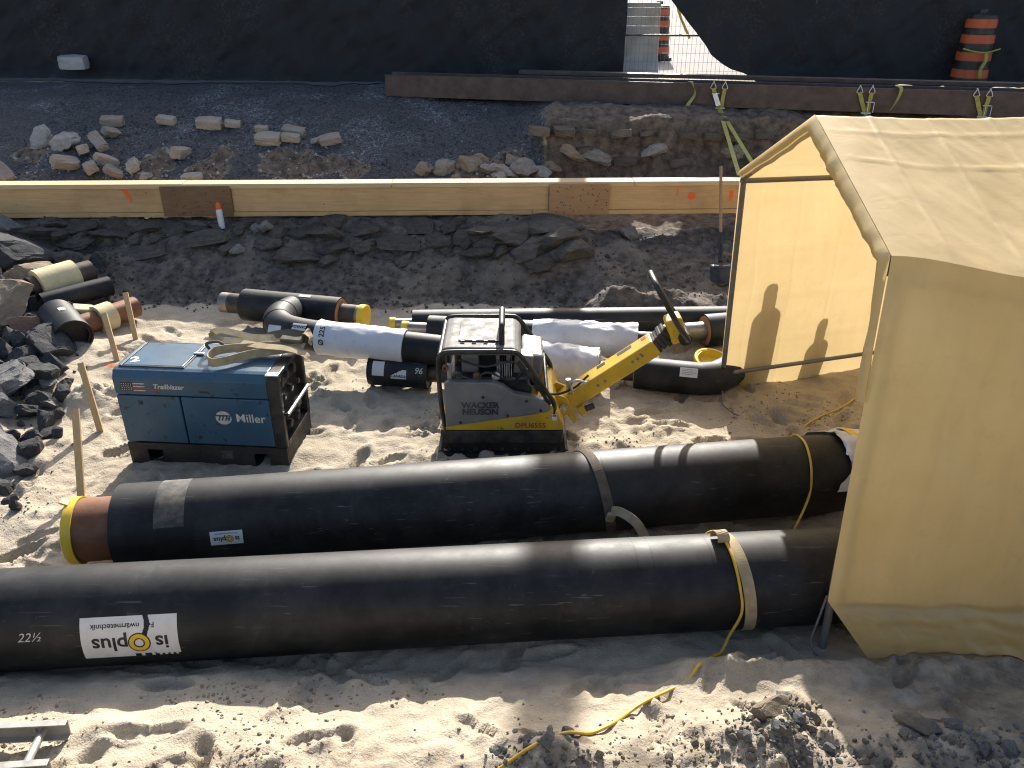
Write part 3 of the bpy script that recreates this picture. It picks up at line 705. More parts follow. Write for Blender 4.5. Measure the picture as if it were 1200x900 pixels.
pn = thing('mesh_fence', 'wire mesh fence panel showing in the gap between the black fabrics', 'fence', (2.8, fy(2.8), 1.5), math.atan(-.085))
wm = MB()
for k in range(53): wm.tube([(-1.75 + k * .066, 0, .06), (-1.75 + k * .066, 0, 1.8)], .0024, 5, False)
for k in range(14): wm.tube([(-1.75, .004, .08 + k * .128), (1.72, .004, .08 + k * .128)], .0024, 5, False)
wm.build('wire_mesh', M_wire, pn)
MB().tube([(-1.76, 0, .72), (1.74, 0, .72)], .016, 10).build('middle_rail', M_dgrey, pn)
MB().tube([(-1.76, 0, 1.82), (1.74, 0, 1.82)], .02, 10).build('top_rail', M_dgrey, pn)
MB().tube([(-1.76, 0, .05), (1.74, 0, .05)], .02, 10).build('bottom_rail', M_dgrey, pn)
for sx in (-1.76, 1.74): MB().tube([(sx, 0, 0), (sx, 0, 1.86)], .02, 10).build('post', M_dgrey, pn)
jb = thing('concrete_barrier', 'grey concrete road barrier standing behind the fence gap', 'barrier', (0, 14.35, 1.5))
prof = [(-.34, 0), (.34, 0), (.34, .1), (.16, .36), (.1, 1.15), (-.1, 1.15), (-.16, .36), (-.34, .1)]
Mx = Matrix(((0, 1, 0, 0), (1, 0, 0, 0), (0, 0, 1, 0), (0, 0, 0, 1)))
MB().prism(prof, -3.2, 2.38, .012, Mx).build('barrier_body', M_conc, jb)

def drum(loc, label, tapecol=False):
    t = thing('traffic_drum', label, 'traffic drum', loc, .3, 'traffic drums'); t.scale = (.86, .86, 1.06)
    MB().lathe((0, 0, 0), (0, 0, 1), [(0, 0), (0, .36), (.05, .36), (.055, .31), (.07, .295)], 28).build('rubber_base', M_rubber, t)
    b = MB().lathe((0, 0, .06), (0, 0, 1), [(0, .29), (.2, .285), (.205, .275), (.42, .268), (.425, .258), (.63, .252), (.635, .243), (.82, .236), (.86, .22), (.88, .15), (.88, 0)], 28)
    b.build('drum_body', M_black, t)
    for z, r in ((.13, .2895), (.35, .276), (.57, .2605), (.765, .2435)):
        MB().lathe((0, 0, z), (0, 0, 1), [(0, r), (.003, r + .003), (.107, r - .002), (.11, r - .004)], 28).build('orange_band', M_orange, t)
    MB().box((0, 0, .965), (.16, .03, .06), .01).build('handle', M_black, t)
    return t
drum((6.78, 12.8, 1.56), 'orange and black traffic drum tied in front of the right hand fabric')
drum((2.84, 17.2, 1.53), 'orange and black traffic drum seen through the fence gap')
tp = MB(); 
pt = spline([(6.52, 12.64, 2.1), (6.66, 12.52, 2.065), (6.82, 12.52, 2.06), (7.04, 12.6, 2.1)], 6); tp.ribbon(pt, (0, 0, 1), .02, .002)
tp.ribbon(spline([(6.8, 12.51, 2.06), (6.81, 12.49, 1.95), (6.76, 12.48, 1.83), (6.78, 12.48, 1.72)], 6), (1, 0, 0), .045, .002)
tag(tp.build('tie_strap', M_webg), 'thin yellow green strap knotted around the right hand traffic drum', 'strap')
cp = MB().ribbon(spline([(2.52, 14.0, 2.95), (2.58, 14.0, 2.66), (2.66, 14.02, 2.45), (2.74, 14.0, 2.3), (2.83, 14.0, 2.14)], 8), (1, .3, 0), .045, .0015)
tag(cp.build('caution_tape', M_ycap), 'yellow tape hanging beside the drum in the fence gap', 'tape')
wb = link('concrete_block', brick_mesh(77, .42, .22, .2), loc=(-7.12, 14.1, 1.78), rot=(.1, .02, .05)); wb.data.materials.clear(); wb.data.materials.append(M_conc)
tag(wb, 'pale concrete block holding down the fabric hem at top left', 'block')
up_ = thing('utility_pole', 'tall wooden utility pole on the street behind the fence', 'pole', (1.25, 16.3, 1.5))
MB().tube([(0, 0, 0), (0, 0, 9.5)], [.18, .14], 20).build('shaft', M_polewood, up_)
MB().box((0, .16, 8.8), (2.0, .1, .12), .01).build('crossarm', M_polewood, up_)

# ================================================================== STEEL BEAM AND ITS STRAPS
ang = math.atan2(-1.95, 8.32)
sb = thing('steel_beam', 'long rusty steel beam lying along the top of the bank', 'beam', (-1.86, 12.59, 1.45), ang)
MB().box((5.9, .012, .152), (11.8, .024, .3), .003).build('front_flange', M_beam, sb)
MB().box((5.9, .17, .15), (11.8, .29, .02), .002).build('web', M_beam, sb)
MB().box((5.9, .328, .155), (11.8, .024, .306), .003).build('back_flange', M_beam, sb)
MB().box((5.5, .55, .33), (7.2, .16, .05), .004).build('top_plank', M_beam, sb)
def on_beam(X): return Vector((X, 12.59 - .2344 * (X + 1.86) - .005, 1.75))
ww = Vector((math.cos(ang), math.sin(ang), 0)); fwd = Vector((math.sin(ang), -math.cos(ang), 0)) * 1.0
def ratchet(X, label, target, long=True):
    p = on_beam(X); t = thing('ratchet_strap', label, 'ratchet strap', p)
    for s in (-1, 1):
        c = ww * (s * .075)
        hook = MB().tube(spline([c + fwd * -.05 + Vector((0, 0, .02)), c + fwd * .02 + Vector((0, 0, .03)), c + fwd * .03 + ww * -.035 + Vector((0, 0, -.05)), c + fwd * .03 + ww * .035 + Vector((0, 0, -.05)), c + fwd * .02 + Vector((0, 0, .03))], 6), .006, 8)
        hook.build('hook', M_zinc, t)
    a = ww * -.075 + fwd * .035 + Vector((0, 0, -.05)); b_ = ww * .075 + fwd * .035 + Vector((0, 0, -.05))
    e = ww * .03 + fwd * .05 + Vector((0, 0, -.3))
    MB().ribbon([a, a.lerp(e, .5), e], ww, .05, .004).build('short_webbing', M_webg, t)
    MB().ribbon([b_, b_.lerp(e + ww * .02, .5), e + ww * .03], ww, .05, .004).build('short_webbing', M_webg, t)
    rt = MB()
    if long:
        m0 = a.lerp(e, .25); m1 = a.lerp(e, .85)
        for s in (-1, 1): rt.ribbon([m0 + ww * s * .03 + fwd * .02, m1 + ww * s * .03 + fwd * .03], fwd, .04, .005)
        rt.ribbon([m0 + fwd * .04, m1 + fwd * .05], ww, .06, .006)
    else:
        m0 = b_.lerp(e, .45); m1 = b_.lerp(e, .95)
        for s in (-1, 1): rt.ribbon([m0 + ww * (s * .035 + .03) + fwd * .02, m1 + ww * (s * .035 + .05) + fwd * .03], fwd, .04, .005)
    rt.tube([e + ww * -.05 + fwd * .01, e + ww * .07 + fwd * .01], .014, 10)
    rt.tube([m0 + ww * -.04 + fwd * .03, m0 + ww * .06 + fwd * .03], .008, 8)
    rt.build('ratchet', M_zinc, t)
    for k, tg in enumerate(target):
        g = Vector(tg) - p
        MB().ribbon([e + fwd * .01, e.lerp(g, .5), g], ww, .05, .003).build('long_webbing', M_webg, t)
    return t
r1 = ratchet(2.78, 'ratchet strap with silver handle hooked on the steel beam left of the tent', [(2.62, 9.42, 1.0), (2.86, 9.42, 1.0)])
p = r1.location
MB().ribbon([Vector(v) - p for v in spline([(2.79, 11.42, 1.47), (2.72, 11.3, 1.3), (2.58, 11.2, 1.15), (2.45, 11.1, 1.08)], 6)], ww, .045, .003).build('loose_tail', M_webg, r1)
ratchet(4.58, 'left of the two ratchet straps hooked on the beam behind the tent ridge', [(4.6, 9.5, 1.0)], False)
ratchet(5.93, 'rightmost ratchet strap hooked on the beam behind the tent ridge', [(5.7, 9.5, 1.0)], False)
def loose(pts, tw, label):
    P = spline(pts, 8); Wd = [Vector((math.cos(i / len(P) * tw), math.sin(i / len(P) * tw), .1)) for i in range(len(P))]
    tag(MB().ribbon(P, Wd, .05, .003).build('loose_strap', M_webg), label, 'strap')
loose([(2.4, 11.62, 1.77), (2.42, 11.53, 1.76), (2.46, 11.5, 1.62), (2.36, 11.47, 1.45), (2.38, 11.42, 1.3), (2.47, 11.36, 1.18), (2.44, 11.3, 1.02), (2.45, 11.26, .96)], 7, 'loose twisted yellow green strap hanging off the beam below the fence gap')
loose([(4.98, 11.1, 1.78), (4.97, 10.93, 1.76), (4.93, 10.9, 1.62), (4.86, 10.88, 1.5)], 1, 'short loose strap end hanging between the two right hand ratchet straps')

# ================================================================== TIMBER BEAM
tb = thing('timber_beam', 'long built-up timber beam with plywood splices across the trench bank', 'timber beam', (-5.67, 9.0, .615), math.atan2(.2, 8.2))
secs = [(-2.2, 1.74), (2.52, 6.09), (6.78, 11.6)]
for a, b_ in secs:
    MB().box(((a + b_) / 2, .108, .185), (b_ - a, .17, .268), .003).build('web_panel', M_lvl, tb)
ch = [(-2.2, -.35), (-.345, 1.99), (1.995, 4.32), (4.325, 7.05), (7.055, 9.1), (9.105, 11.6)]
tr = random.Random(8)
for a, b_ in ch:
    MB().box(((a + b_) / 2, .1 + tr.uniform(-.004, .004), .345 + tr.uniform(-.002, .004)), (b_ - a, .2, .05), .003).build('top_chord', M_lvltop, tb)
for a, b_ in ((-2.2, .9), (.905, 3.6), (3.605, 5.9), (5.905, 8.8), (8.805, 11.6)):
    MB().box(((a + b_) / 2, .1, .024), (b_ - a, .196, .048), .003).build('bottom_chord', M_lvl, tb)
for a, b_ in ((1.742, 2.518), (6.092, 6.778)):
    MB().box(((a + b_) / 2, -.008, .178 - .004 * (a > 3)), (b_ - a, .018, .336 + .012 * (a > 3)), .002).build('splice_plate', M_ply2 if a > 3 else M_ply, tb)
    MB().box(((a + b_) / 2, .105, .185), (b_ - a - .01, .17, .27), .003).build('web_panel', M_lvl, tb)
def mark(poly, y):
    b = MB(); b.prism(poly, y, y - .0015); b.build('orange_mark', M_spray, tb)
mark([(1.27, .325), (1.37, .322), (1.40, .19), (1.385, .15), (1.365, .2), (1.33, .27)], .0215)
mark([(7.72 + .045 * math.cos(k * .63), .2 + .045 * math.sin(k * .63)) for k in range(10)], .0215)
mark([(7.55, .29), (7.565, .29), (7.56, .2), (7.55, .2)], .0215)
mark([(8.15, .26), (8.2, .26), (8.19, .14), (8.16, .14)], .0215)
nl = MB()
for k in range(64):
    sx = tr.choice([(1.76, 2.5), (6.11, 6.76)]); nl.lathe((tr.uniform(*sx), -.0175, tr.uniform(.02, .335)), (0, -1, 0), [(0, .007), (.002, .005), (.002, 0)], 6)
nl.build('nail_heads', M_black, tb)

# spray can
sc = thing('spray_can', 'white marking paint can with an orange cap leaning on the timber beam', 'spray can', (-3.24, 8.87, hz(-3.24, 8.87)))
tl_ = Vector((-.07, .12, 1)).normalized()
MB().lathe((0, 0, 0), tl_, [(0, 0), (0, .034), (.2, .034), (.215, .026)], 18).build('can_body', M_label, sc)
MB().lathe(tl_ * .21, tl_, [(0, .028), (.06, .028), (.062, .018), (.075, .018), (.075, 0)], 18).build('cap', M_spray, sc)

# shovel standing against the beam
sh = thing('shovel', 'long wooden handled shovel leaning on the timber beam by the tent corner', 'shovel', (2.16, 8.1, hz(2.16, 8.1)))
top = Vector((2.265, 8.9, 1.21)) - sh.location; bt = Vector((.02, .03, .12)); dd = (top - bt).normalized()
MB().tube([bt.lerp(top, .28), bt.lerp(top, .6), top], .017, 10).build('handle', M_handlewood, sh)
MB().tube([bt, bt.lerp(top, .3)], [.024, .019], 10).build('socket', M_black, sh)
bl = MB(); g = []
for j in range(7):
    for i in range(7):
        u = (i - 3) / 3; v = j / 6
        wdt = .11 * (1 if v > .25 else .75 + v)
        g.append(bt + Vector((u * wdt, -.03 * (1 - u * u) - .02, 0)) + dd * (-.02 - .24 * (1 - v)))
bl.add(g, [(j * 7 + i, j * 7 + i + 1, j * 7 + i + 8, j * 7 + i + 7) for j in range(6) for i in range(6)], True)
bo = bl.build('blade', M_black, sh); md = bo.modifiers.new('thick', 'SOLIDIFY'); md.thickness = .004

# ================================================================== TENT
tent = thing('shelter_tent', 'tan fabric shelter tent with an open gable end over the pipes', 'tent', (3.4, 4.6, 0))
KP = {'fh': (Vector((1.70, 5.98, -.02)), .30), 'fb': (Vector((1.69, 5.9, .2)), .30), 'fe': (Vector((1.605, 5.75, 1.85)), .15), 'rg': (Vector((1.62, 4.5, 2.415)), .03),
      'ne': (Vector((1.557, 3.2, 2.06)), -.03), 'nb': (Vector((1.53, 3.02, .38)), -.02), 'nh': (Vector((1.745, 2.93, .05)), -.03)}
def ss(a, b, x):
    t = min(max((x - a) / (b - a), 0), 1); return t * t * (3 - 2 * t)
def kp(k, t):
    b, s = KP[k]; p = b + Vector((t, s * t, 0))
    if k == 'ne': p.z -= .085 * (ss(0, .7, t)) ; p.y -= .04 * (ss(0, .5, t))
    if k == 'rg': p.z -= .02 * math.sin(min(t, 1.4) / 1.4 * math.pi)
    if k == 'nh': p.z = max(hz(p.x, p.y), 0) + .012
    return p
TT = np.concatenate([np.linspace(0, 1.5, 120), np.linspace(1.53, 3.5, 45)])
def cover(name, segs, disp):
    """segs: list of (key a, key b, rows)"""
    rows = []
    for si, (a, b_, m) in enumerate(segs):
        for j in range(m + (si == len(segs) - 1)): rows.append((a, b_, j / m, si))
    V = []; vl = 0; prev = None
    for (a, b_, f, si) in rows:
        c0 = KP[a][0].lerp(KP[b_][0], f)
        if prev is not None: vl += (c0 - prev).length
        prev = c0
        for t in TT:
            pa = kp(a, t); pb = kp(b_, t); p = pa.lerp(pb, f)
            d = pb - pa; N = Vector((0, d.z, -d.y)).normalized()
            if N.y > 0 and a in ('ne', 'nb'): N = -N
            if N.z < 0 and a not in ('ne', 'nb', 'fh', 'fb'): N = -N
            V.append(p + N * disp(t, vl, f, si))
    w1 = len(TT); b = MB()
    b.add(V, [(j * w1 + i, j * w1 + i + 1, (j + 1) * w1 + i + 1, (j + 1) * w1 + i) for j in range(len(rows) - 1) for i in range(w1 - 1)], True)
    return b.build(name, M_tarp, tent, True)
def _h1(ix, iy, s):
    n = (ix * 374761393 + iy * 668265263 + s * 1442695041) & 0xffffffff
    n = ((n ^ (n >> 13)) * 1274126177) & 0xffffffff
    return (n ^ (n >> 16)) / 4294967296.0
def F1(x, y, sc, o, s):
    x /= sc; y /= sc; r = 0.; a = 1.; t = 0.
    for k in range(o):
        ix = math.floor(x); iy = math.floor(y); fx = x - ix; fy_ = y - iy
        fx = fx * fx * (3 - 2 * fx); fy_ = fy_ * fy_ * (3 - 2 * fy_); q_ = s + k * 17
        v = (_h1(ix, iy, q_) * (1 - fx) + _h1(ix + 1, iy, q_) * fx) * (1 - fy_) + (_h1(ix, iy + 1, q_) * (1 - fx) + _h1(ix + 1, iy + 1, q_) * fx) * fy_
        r += a * (v - .5); t += a; a *= .5
        x, y = (x * .825 - y * .565) * 2.03 + 7.1, (x * .565 + y * .825) * 2.03 + 3.7
    return r / t * 2
def crease(x, c, wd): return math.exp(-((x - c) / wd) ** 2)
def d_roof(t, v, f, si):
    e = min(1, t * 6)
    z = F1(t * 1.0, v * .5, (.22), 3, 201) * .006 + F1(t * 2.2 - v * 1.2, v * .4, .3, 3, 203) * .006
    for c in (.35, .62, .92, 1.25, 1.55, 1.85): z += .006 * crease(v + .01 * F1(t, c, .15, 2, 7), c, .011) * (1 if F1(t * .7, c * 3, .35, 2, 9) > -.25 else .65)
    for c in (.3, .62, .95, 1.3): z += .006 * crease(t + .02 * (v - 1), c, .011) * (1 if F1(v, c * 5, .3, 2, 11) > 0 else .6)
    z += .004 * ss(.018, .0, abs(v - 1.33)) + .003 * ss(.02, .0, abs(v - 1.02) ) * 0 + .0035 * (1 if abs(v - 1.085) < .06 else 0)
    sag = -.012 * math.sin(math.pi * f) * (ss(0, .4, t))
    return (e * z + sag) * (1 - ss(.9, 1, f) if si else ss(0, .1, f))
cover('roof_cover', [('fe', 'rg', 34), ('rg', 'ne', 64)], d_roof)
def d_far(t, v, f, si):
    z = F1(t * 1.2, v * .3, .3, 3, 221) * .015
    for c in (.5, .9, 1.3, 1.7): z += .009 * crease(v + .01 * F1(t, c, .2, 2, 5), c, .012)
    for c in (.18, .5, .85): z += .006 * crease(t + .03 * F1(v, c, .5, 2, 6), c, .012)
    z += F1(t * 2.5 + v * .4, v * .3, .3, 3, 223) * .012 * ss(.6, 1.9, v)
    return z * min(1, t * 5) * (1 - ss(.92, 1, f) if si else 1)
cover('far_wall_sheet', [('fh', 'fb', 8), ('fb', 'fe', 50)], d_far)
def d_near(t, v, f, si):
    z = F1(t * 1.6, v * .35, .4, 3, 241) * .035 * math.sin(math.pi * min(max(v / 1.9, 0), 1)) + F1(t * 3, v * .5, .3, 3, 243) * .008
    z += .004 * crease(v, 1.68, .02) - .009 * crease(v + .02 * F1(t, 2, .2, 2, 8), 1.74, .018) + .007 * crease(v, 1.83, .03)
    z += F1(t * 1.5, v * 4, .35, 3, 247) * .016 * (ss(1.5, 1.8, v))
    return z * min(1, .35 + t * 4) * (ss(0, .06, f) if si == 0 else 1)
cover('near_wall_sheet', [('ne', 'nb', 74), ('nb', 'nh', 20)], d_near)
# front trim folded round the gable pole
tv = []; path = []
for a, b_, m in (('fe', 'rg', 26), ('rg', 'ne', 40)):
    for j in range(m): path.append(KP[a][0].lerp(KP[b_][0], j / m))
path.append(KP['ne'][0]); 
for j in range(1, 11): path.append(KP['ne'][0].lerp(KP['nb'][0], j / 26))
cen = Vector((1.6, 4.5, 1.2)); m = len(path)
for i, p in enumerate(path):
    inn = (cen - p); inn.x = 0; inn.normalize()
    wdt = .085 if i < 26 else .125 * (1 - .97 * min(1, max(0, (i - 66) / 10)))
    k = F1(i * .04, 1, .1, 3, 261)
    tv += [p + Vector((-.006, 0, .004)), p + inn * .035 + Vector((-.03 + .01 * k, 0, 0)), p + inn * .08 * wdt / .125 + Vector((-.028 + .014 * k, 0, 0)), p + inn * (wdt + .01 * F1(i * .1, 5, .12, 2, 263)) + Vector((.015, 0, 0))]
MB().add(tv, [(i * 4 + k, i * 4 + k + 1, i * 4 + k + 5, i * 4 + k + 4) for i in range(m - 1) for k in range(3)], True).build('front_trim', M_tarp, tent, True)
# frame
def tb_(nm, a, b_, r=.02): return MB().tube([a, b_], r, 12).build(nm, M_dpole, tent, True)
ins = Vector((.03, 0, 0))
for t in (0.02, 1.75, 3.45):
    tb_('far_post', kp('fh', t) + Vector((0, -.07, .03)), kp('fe', t) + Vector((0, -.04, -.04)))
    tb_('rafter', kp('fe', t) + Vector((.0, -.03, -.045)), kp('rg', t) + Vector((0, 0, -.045)))
    tb_('rafter', kp('ne', t) + Vector((.0, .04, -.05)), kp('rg', t) + Vector((0, 0, -.045)))
    tb_('near_post', kp('nb', t) + Vector((.03, .05, -.36)), kp('ne', t) + Vector((.03, .05, -.06)))
tb_('eave_rail', kp('fe', 0) + Vector((0, -.045, -.06)), kp('fe', 3.45) + Vector((0, -.045, -.06)), .019)
MB().tube([kp('ne', t) + Vector((0, .07, -.09)) for t in (0, .2, .4, .6, 1, 2, 3.45)], .019, 12).build('eave_rail', M_dpole, tent, True)
tb_('ridge_rail', kp('rg', 0) + Vector((0, 0, -.06)), kp('rg', 3.45) + Vector((0, 0, -.06)), .019)
tb_('base_rail', kp('fb', 0) + Vector((0, -.035, .0)), kp('fb', 3.45) + Vector((0, -.035, .0)), .017)
tb_('base_rail', kp('nb', .05) + Vector((0, .05, 0)), kp('nb', 3.45) + Vector((0, .05, 0)), .017)
# rope ends at the two front corners
for nm, pts in (('tie_rope', [(1.69, 5.84, .12), (1.70, 5.8, .06), (1.68, 5.7, .02), (1.72, 5.55, .025), (1.76, 5.5, .02)]), ('tie_rope', [(1.55, 3.08, .36), (1.52, 3.06, .2), (1.5, 3.04, .1), (1.53, 3.0, .05), (1.6, 2.97, .05)])):
    MB().tube(spline(pts, 6), .006, 8).build(nm, M_dpole, tent, True)
def gas(loc, h, r, neck, label):
    t = thing('gas_cylinder', label, 'gas cylinder', loc)
    MB().lathe((0, 0, 0), (0, 0, 1), [(0, 0), (0, r * .97), (.02, r), (h, r), (h + .03, r * .93), (h + .06, r * .75), (h + .075, neck * 1.1)], 28).build('cylinder_body', M_cyl, t)
    MB().lathe((0, 0, h + .07), (0, 0, 1), [(0, neck), (.2, neck), (.24, neck * .8), (.26, 0)], 20).build('valve_cap', M_dgrey, t)
gas((2.04, 6.3, hz(2.04, 6.3)), .84, .118, .055, 'tall gas cylinder behind the tent wall, casting the taller bottle shadow')
gas((2.56, 6.48, hz(2.56, 6.48)), .5, .1, .045, 'short gas cylinder behind the tent wall, casting the smaller bottle shadow')
# ================================================================== PIPES
def wrapper(p0, d, r):
    """(s, a) -> point on a pipe: s metres along, a radians from the top towards the viewer side"""
    p0 = Vector(p0); d, u, b = frame(d)
    if b.y > 0: b = -b
    return lambda s, a, off=0: p0 + d * s + (u * math.cos(a) + b * math.sin(a)) * (r + off)
def patch(wr, r, s0, s1, a0, a1, off, mat, name, parent, cut=None, nu=24, nv=12):
    V = [wr(s0 + (s1 - s0) * i / nu, a0 + (a1 - a0) * j / nv, off) for j in range(nv + 1) for i in range(nu + 1)]
    F = [(j * (nu + 1) + i, j * (nu + 1) + i + 1, (j + 1) * (nu + 1) + i + 1, (j + 1) * (nu + 1) + i) for j in range(nv) for i in range(nu) if not (cut and cut(i / nu, j / nv))]
    return MB().add(V, F, True).build(name, mat, parent, True)
def fine_text(geo, mx):
    bm = bmesh.new(); bv = [bm.verts.new(v) for v in geo[0]]
    for f in geo[1]:
        try: bm.faces.new([bv[i] for i in f])
        except ValueError: pass
    bmesh.ops.triangulate(bm, faces=bm.faces[:])
    for k in range(5):
        lg = [e for e in bm.edges if e.calc_length() > mx]
        if not lg: break
        bmesh.ops.subdivide_edges(bm, edges=lg, cuts=1); bmesh.ops.triangulate(bm, faces=[f for f in bm.faces if len(f.verts) > 3])
    bm.verts.index_update()
    out = [v.co.copy() for v in bm.verts], [tuple(v.index for v in f.verts) for f in bm.faces]
    bm.free(); return out
def wtext(wr, r, body, size, s, a, off, mat, name, parent, flip=False, bold=0, shear=0, turn=False, align='CENTER'):
    vs, fs = fine_text(text_geo(body, size, bold, shear, align), size * .16); sg = -1 if flip else 1
    V = [wr(s + sg * (-v.y if turn else v.x), a - sg * (v.x if turn else v.y) / r, off) for v in vs]
    return MB().add(V, fs).build(name, mat, parent, True)
def jacket(p0, p1, r, n=72, seg=40, wob=.0):
    p0 = Vector(p0); p1 = Vector(p1); b = MB()
    b.tube([p0.lerp(p1, i / seg) for i in range(seg + 1)], r, n, False)
    return b
def pipe(name, label, p0, p1, r, stub0=0, stub1=0, rs=0, m0=None, m1=None, cap0=False, cap1=False, foam=None, n=64):
    """straight pre-insulated pipe with optional bare steel stubs"""
    p0 = Vector(p0); p1 = Vector(p1); d = (p1 - p0).normalized(); L = (p1 - p0).length
    t = thing(name, label, 'pipe', ((p0.x + p1.x) / 2, (p0.y + p1.y) / 2, 0))
    b = jacket(p0, p1, r, n)
    for e, dd in ((p0, -d), (p1, d)): b.lathe(e, dd, [(0, r), (0, r * .93), (-.012, r * .92), (-.012, rs * .9 if rs else 0)], n)
    b.build('jacket', M_pipe, t, True)
    for (st, e, dd, mm, cp) in ((stub0, p0, -d, m0, cap0), (stub1, p1, d, m1, cap1)):
        if not st: continue
        if foam: MB().lathe(e, dd, [(-.004, r * .92), (.004, r * .9), (.006, rs)], 40).build('foam_end', foam, t, True)
        if cp is True:
            MB().lathe(e, dd, [(-.02, rs), (st, rs)], 40).build('steel_stub', mm or M_rust, t, True)
            c = MB().lathe(e, dd, [(st - .055, rs + .003), (st - .055, rs + .012), (st - .004, rs + .012), (st, rs + .008), (st + .002, rs - .02), (st - .01, rs - .03), (st - .01, 0)], 48)
            c.build('end_cap', M_ycap, t, True)
        else:
            MB().lathe(e, dd, [(-.02, rs), (st - .006, rs), (st, rs - .004), (st, rs - .014), (st - .3 if st > .35 else -.02, rs - .014), (-.02, 0)], 40).build('steel_stub', mm or M_rust, t, True)
    return t, p0, d, L

def ring_logo(wr, r, s, a, R0, R1, off, parent, outline):
    for (q0, q1, mat, o, nm) in ((R0 - outline, R1 + outline, M_ink, off, 'ring_outline'), (R0, R1, M_logoy, off + .0008, 'ring')):
        V = []; F = []; K = 40
        for k in range(K + 1):
            t = 2 * math.pi * k / K
            for q_ in (q0, q1): V.append(wr(s + q_ * math.cos(t), a + q_ * math.sin(t) / r, o))
        F = [(2 * k, 2 * k + 1, 2 * k + 3, 2 * k + 2) for k in range(K)]
        MB().add(V, F).build(nm, mat, parent, True)

# --- big pipe nearest the viewer
r = .248
def npY(X): return 3.107 + .0785 * (X + 1.71)
A0 = Vector((-5.2, npY(-5.2), .243)); A1 = Vector((4.4, npY(4.4), .243))
t1, p0, d, L = pipe('insulated_pipe', 'thick black insulated pipe nearest the viewer with a torn white label', A0, A1, r, .16, .16, .178, M_rust, M_rust, n=96)
wr1 = wrapper(p0, d, r)
def s_at(X, P_=p0, D_=d): return (X - P_.x) / D_.x
lab_c = s_at(-1.82); a_c = R(77)
def tear(u, v):
    return (abs(u - (.665 + .02 * math.sin(v * 9))) < .028 - .012 * (v > .55) and v < .74) or (v > .9 and .52 < u < .74 and math.sin(u * 60) > -.5) or (v > .94 and u > .74 and math.sin(u * 110) > 0)
lb1 = patch(wr1, r, lab_c - .222, lab_c + .222, a_c - .44, a_c + .44, .0012, M_label, 'label', t1, tear, 140, 60)
wtext(wr1, r, 'plus', .105, lab_c - .008, a_c + .1, .0022, M_ink, 'lettering', lb1, True, .0022, align='LEFT')
wtext(wr1, r, 'is', .105, lab_c + .178, a_c + .1, .0022, M_ink, 'lettering', lb1, True, .0022, align='LEFT')
wtext(wr1, r, 'Fe', .036, lab_c + .118, a_c - .26, .0022, M_ink, 'lettering', lb1, True, .0006, align='LEFT')
wtext(wr1, r, 'nwärmetechnik', .036, lab_c + .05, a_c - .26, .0022, M_ink, 'lettering', lb1, True, .0006, align='LEFT')
ring_logo(wr1, r, lab_c + .042, a_c + .1, .026, .046, .0022, lb1, .006)
wtext(wr1, r, '22½', .06, s_at(-2.27), R(70), .0012, M_chalk, 'chalk_mark', t1, False, 0, .3)
def seam(wr, r, s, parent, w_=.01):
    patch(wr, r, s, s + w_, -1.6, 2.4, .0016, M_pipe, 'seam_band', parent, None, 1, 40)
for X in (.62, .7, 1.0): seam(wr1, r, s_at(X), t1, .012)

# --- second big pipe
B0 = Vector((-2.24, 3.79, .245)); B1 = Vector((2.06, 4.36, .245))
t2, p0, d, L = pipe('insulated_pipe', 'thick black insulated pipe with a rusty stub and yellow end cap behind the nearest pipe', B0, B1, r, .27, .2, .182, M_rust, M_dsteel, True, n=96)
tabp = B0 - d * .25 + Vector((0, -.01, .182)); MB().box(tabp + Vector((-.02, 0, .02)), (.05, .045, .012), .004, (0, .4, 0)).build('cap_tab', M_ycap, t2, True)
wr2 = wrapper(p0, d, r)
s2 = lambda X, P_=p0, D_=d: (X - P_.x) / D_.x
sc_ = s2(-1.62)
lb2 = patch(wr2, r, sc_ - .088, sc_ + .088, R(70), R(89), .0012, M_label, 'label', t2, None, 12, 6)
wtext(wr2, r, 'is', .042, sc_ + .07, R(81), .002, M_ink, 'lettering', lb2, True, .001, align='LEFT')
wtext(wr2, r, 'plus', .042, sc_ - .004, R(81), .002, M_ink, 'lettering', lb2, True, .001, align='LEFT')
wtext(wr2, r, 'Fernwärmetechnik', .016, sc_, R(73.5), .002, M_ink, 'lettering', lb2, True, 0)
ring_logo(wr2, r, sc_ + .016, R(81), .010, .018, .002, lb2, .003)
patch(wr2, r, s2(-2.0), s2(-1.84), R(-40), R(60), .0008, pm('dusty_band', (.026, .026, .026), .6, 0, .4, 9, .1, dust=.5), 'dusty_band', t2, None, 8, 20)
for X in (-1.25, .47, .53): seam(wr2, r, s2(X), t2, .01)
# foil wrapped over the far end of that pipe, going into the tent
fo = MB(); V = []; K = 60; NR = 16
for j in range(NR + 1):
    for k in range(K + 1):
        a = -2.2 + 3.6 * k / K
        sx = L - .06 + .5 * j / NR + (.07 * F1(k * .12, 1, .5, 3, 301) + .05 * math.sin(a * 2 + 1) if j == 0 else 0)
        V.append(wr2(sx, a, .012 + .022 * (F1(j * .25, k * .1, .5, 3, 303) + .6) - .05 * max(0, (j - 5) / 11)))
fo.add(V, [(j * (K + 1) + k, j * (K + 1) + k + 1, (j + 1) * (K + 1) + k + 1, (j + 1) * (K + 1) + k) for j in range(NR) for k in range(K)], True)
fw = thing('foil_wrap', 'crumpled white and yellow film wrapped on the pipe end inside the tent', 'film wrap', (2.3, 4.3, 0))
fo.build('film', M_sleeve, fw, True)
patch(wr2, r, L + .05, L + .1, -1.2, 1.3, .03, M_ycap, 'yellow_stripe', fw, None, 4, 30)

